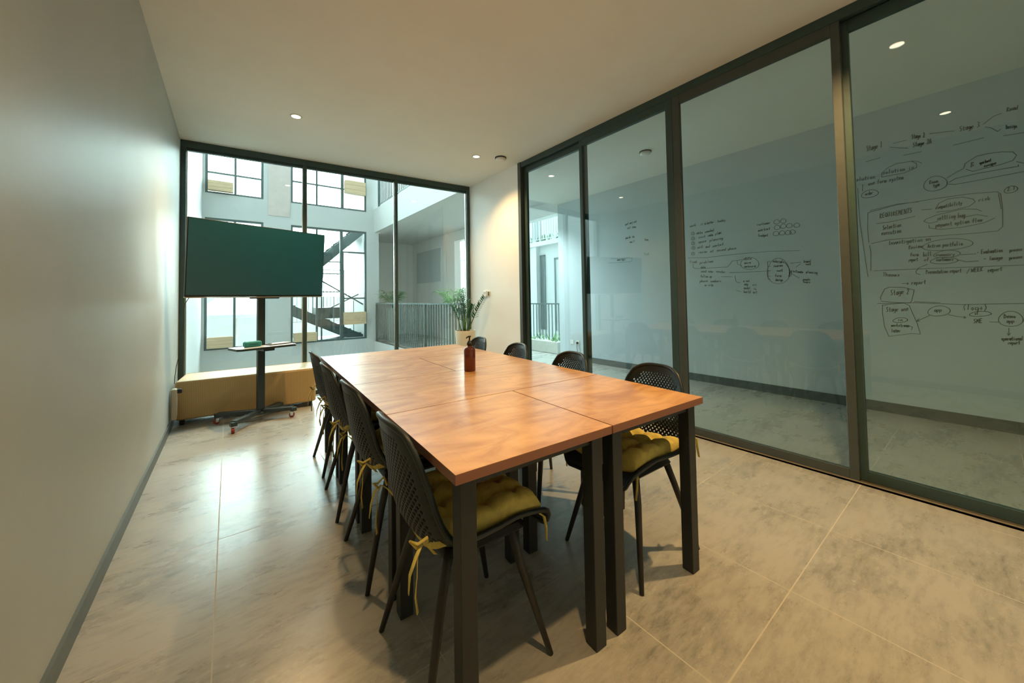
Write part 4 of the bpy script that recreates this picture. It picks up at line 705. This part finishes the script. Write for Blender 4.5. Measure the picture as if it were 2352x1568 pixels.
# long planter with small plants behind the side room
pl = thing('long_planter', 'long pale concrete planter with small green plants outside the side room', 'planter', (6.12, 5.80, 0))
m = MB(); m.box(-.20, .12, 0, 3.6, 0, .25); m.build('trough', M['concrete'], pl, bevel=.01)
rr = random.Random(11); m = MB()
for k in range(150):
    x, y = rr.uniform(-.16, .08), rr.uniform(.05, 3.5); a = rr.uniform(0, 2*pi)
    blade(m, (x, y, .24), (x + cos(a)*.09, y + sin(a)*.09, .24 + rr.uniform(.06, .20)), .03, .02, 3)
o = solid(m.build('seedlings', M['leafl'], pl)); o['kind'] = 'stuff'

# facade across the outer court
fc = MB(); fc.box(9.0, 9.3, 4.0, 16, -3.4, 2.95); fc.box(8.8, 9.3, 4, 16, 2.95, 3.10); fc.box(9.6, 9.8, 4, 16, 3.1, 5.6); fc.box(8.85, 9.0, 9.75, 9.95, 0, 2.95); fc.box(8.85, 9.0, 9.75, 9.95, 3.1, 5.5); fc.box(9.2, 9.8, 4, 16, 5.5, 5.6)
struct(fc.build('wall_courtyard', M['ext']))
for k, (y0, y1, z0, z1) in enumerate(((9.45, 9.70, .1, 2.65), (8.0, 9.0, .1, 2.5), (12.2, 13.6, .1, 2.45), (10.6, 11.2, .1, 2.4))):
    r = sroot('window_%d' % (8 + k), (9.0, (y0+y1)/2, 0)); hw = (y1-y0)/2; f = MB()
    f.box(-.03, 0, -hw, -hw+.05, z0, z1); f.box(-.03, 0, hw-.05, hw, z0, z1); f.box(-.03, 0, -hw, hw, z1-.06, z1); f.build('window_frame', M['rail'], r)
    box('shutter', M['ext2'] if k else M['rail'], -.012, 0, -hw+.05, hw-.05, z0, z1-.06, parent=r)
railing('balcony_railing', 'pale balcony railing on the building across the outer court', (8.835, 11.5, 0), (8.835, 7.5, 0), 3.10, 4.05, 34, M['shelf'], (0, .5, 1))
m = MB()
for k in range(160):
    x, y = rr.uniform(8.90, 8.97), rr.uniform(7.6, 11.4); a = rr.uniform(0, 2*pi)
    blade(m, (x, y, 3.09), (x + cos(a)*.08, y + sin(a)*.12, 3.09 + rr.uniform(.08, .30)), .04, .02, 3)
o = solid(m.build('balcony_plants', M['leafl'])); tag(o, 'row of pale green plants along the far balcony edge', 'plants'); o['kind'] = 'stuff'

# steel staircase behind the opposite window
st = thing('steel_staircase', 'dark steel staircase seen through the lower right opposite window', 'staircase', (0, 11.0, 0))
def flight(x0, z0, x1, z1, n, y0=.35, y1=1.25):
    for y in (y0, y1):
        MB().bar((x0, y, z0 - .05), (x1, y, z1 - .05), .04, .24).build('stringer', M['stair'], st)
    t0 = None
    for k in range(n):
        t = (k + .5) / n; x = x0 + (x1-x0)*t; z = z0 + (z1-z0)*t + .03
        if t0 is None: t0 = MB().box(-.14, .14, y0 + .02, y1 - .02, -.02, .02).build('tread', M['stair'], st); b = t0
        else: b = t0.copy(); C.objects.link(b); b.parent = st
        b.location = (x, 0, z)
flight(1.55, 1.12, 3.75, .02, 8)
flight(2.15, 2.05, 3.70, 3.50, 8)
h = MB(); h.bar((1.3, .35, 2.45), (3.75, .35, .95), .035, .035); h.bar((2.55, .35, .95), (3.4, .35, 1.38), .03, .03); h.build('handrail', M['stair'], st)
pp = MB()
for x in (2.43, 2.98): pp.bar((x, .30, -.2), (x, .30, 2.6), .035, .035)
for k in range(9): pp.bar((1.45 + k*.26, .35, 1.12 - k*.13), (1.45 + k*.26, .35, 2.36 - k*.165), .016, .016)
for z in (1.45, 1.95, 2.28): pp.bar((2.2, .30, z), (2.98, .30, z), .03, .03)
pp.build('post', M['stair'], st)
MB().box(2.35, 2.95, .35, 1.25, .72, 1.02).build('landing', M['stair'], st)
MB().box(1.62, 3.75, .0, 1.6, -.05, .14).build('landing', M['stair'], st)
struct(box('wall_stair_hall', M['wall2'], 3.52, 3.72, OY + .22, 13.0, -3.4, 6.0))
railing('far_railing', 'pale upright railing behind the steel staircase', (1.2, 13.2, 0), (3.5, 13.2, 0), .5, 2.2, 22, M['shelf'], (0, 1))
# pale terrace furniture and building seen through the lower left opposite window
struct(MB().box(-6, 9, 19, 19.3, -3.4, 1.4).build('wall_garden', M['ext']))
pa = thing('cafe_parasol', 'white closed-in parasol standing in the bright court behind the lower left window', 'parasol', (.62, 14.6, -3.4))
MB().tube([(0, 0, 0), (0, 0, 4.9)], .05, 10).build('pole', M['white'], pa)
MB().lathe([(1.15, 4.15), (1.15, 4.25), (.5, 4.75), (.05, 5.0)], n=8, caps=False).build('canopy', M['paper'], pa); solid(pa.children[1], .01)

# ------------------------------------------------------------------ light, world, camera
w = bpy.data.worlds.new('World'); bpy.context.scene.world = w; w.use_nodes = True; nt = w.node_tree; nt.nodes.clear()
wo = nt.nodes.new('ShaderNodeOutputWorld'); bg = nt.nodes.new('ShaderNodeBackground')
tc = nt.nodes.new('ShaderNodeTexCoord'); dp = nt.nodes.new('ShaderNodeVectorMath'); dp.operation = 'DOT_PRODUCT'
dp.inputs[1].default_value = Vector((.38, .87, .30)).normalized()
nt.links.new(tc.outputs['Generated'], dp.inputs[0])
mr = nt.nodes.new('ShaderNodeMapRange'); mr.interpolation_type = 'SMOOTHSTEP'; mr.inputs['From Min'].default_value = 0.30; mr.inputs['From Max'].default_value = 0.97
mr.inputs['To Min'].default_value = SKY; mr.inputs['To Max'].default_value = SKY * LOBE
nt.links.new(dp.outputs['Value'], mr.inputs['Value']); nt.links.new(mr.outputs['Result'], bg.inputs['Strength'])
bg.inputs['Color'].default_value = (0.74, 0.97, 0.96, 1)
nt.links.new(bg.outputs[0], wo.inputs[0])
# sky portals: they only guide sampling of the sky, they emit nothing themselves
def portal(loc, rot, sx, sy):
    l = bpy.data.lights.new('sky_portal', 'AREA'); l.shape = 'RECTANGLE'; l.size = sx; l.size_y = sy; l.cycles.is_portal = True
    o = bpy.data.objects.new('sky_portal', l); C.objects.link(o); o.location = loc; o.rotation_euler = rot
portal((2.9, 8.0, zt), (0, 0, 0), 6.4, 5.4)
portal((1.7, OY + .3, 3.1), (-pi / 2, 0, 0), 3.5, 5.9)
portal((5.9, 8.8, 1.5), (0, pi / 2, 0), 3.0, 7.0)

FPX, CX, CY = 844.924, 1176.0, 657.4965
yaw, pit, rol = 0.655430943, 0.0309265304, -0.0170281976
f = Vector((sin(yaw)*cos(pit), cos(yaw)*cos(pit), sin(pit))); r0 = Vector((cos(yaw), -sin(yaw), 0)); u0 = r0.cross(f)
rt = r0 * cos(rol) + u0 * sin(rol); u = -r0 * sin(rol) + u0 * cos(rol)
cd = bpy.data.cameras.new('camera'); co = bpy.data.objects.new('camera', cd); C.objects.link(co)
mw = Matrix.Identity(4)
for i in range(3): mw[i][0] = rt[i]; mw[i][1] = u[i]; mw[i][2] = -f[i]
mw[0][3], mw[1][3], mw[2][3] = 0.444, 0.21626, 1.20267
co.matrix_world = mw
cd.sensor_fit = 'HORIZONTAL'; cd.sensor_width = 36.0; cd.lens = 36.0 * FPX / 2352.0; cd.shift_x = 0.0; cd.shift_y = -(784.0 - CY) / 2352.0
cd.clip_start = 0.02
S = bpy.context.scene; S.camera = co
S.view_settings.view_transform = 'Standard'; S.view_settings.look = 'None'; S.view_settings.gamma = 1.0; S.view_settings.exposure = EXPO
try: S.view_settings.use_curve_mapping = False
except Exception: pass
S.cycles.use_denoising = True
S.cycles.max_bounces = 14; S.cycles.diffuse_bounces = 8; S.cycles.glossy_bounces = 6; S.cycles.transparent_max_bounces = 24; S.cycles.transmission_bounces = 8
S.cycles.sample_clamp_indirect = 8.0; S.cycles.caustics_reflective = False; S.cycles.caustics_refractive = False
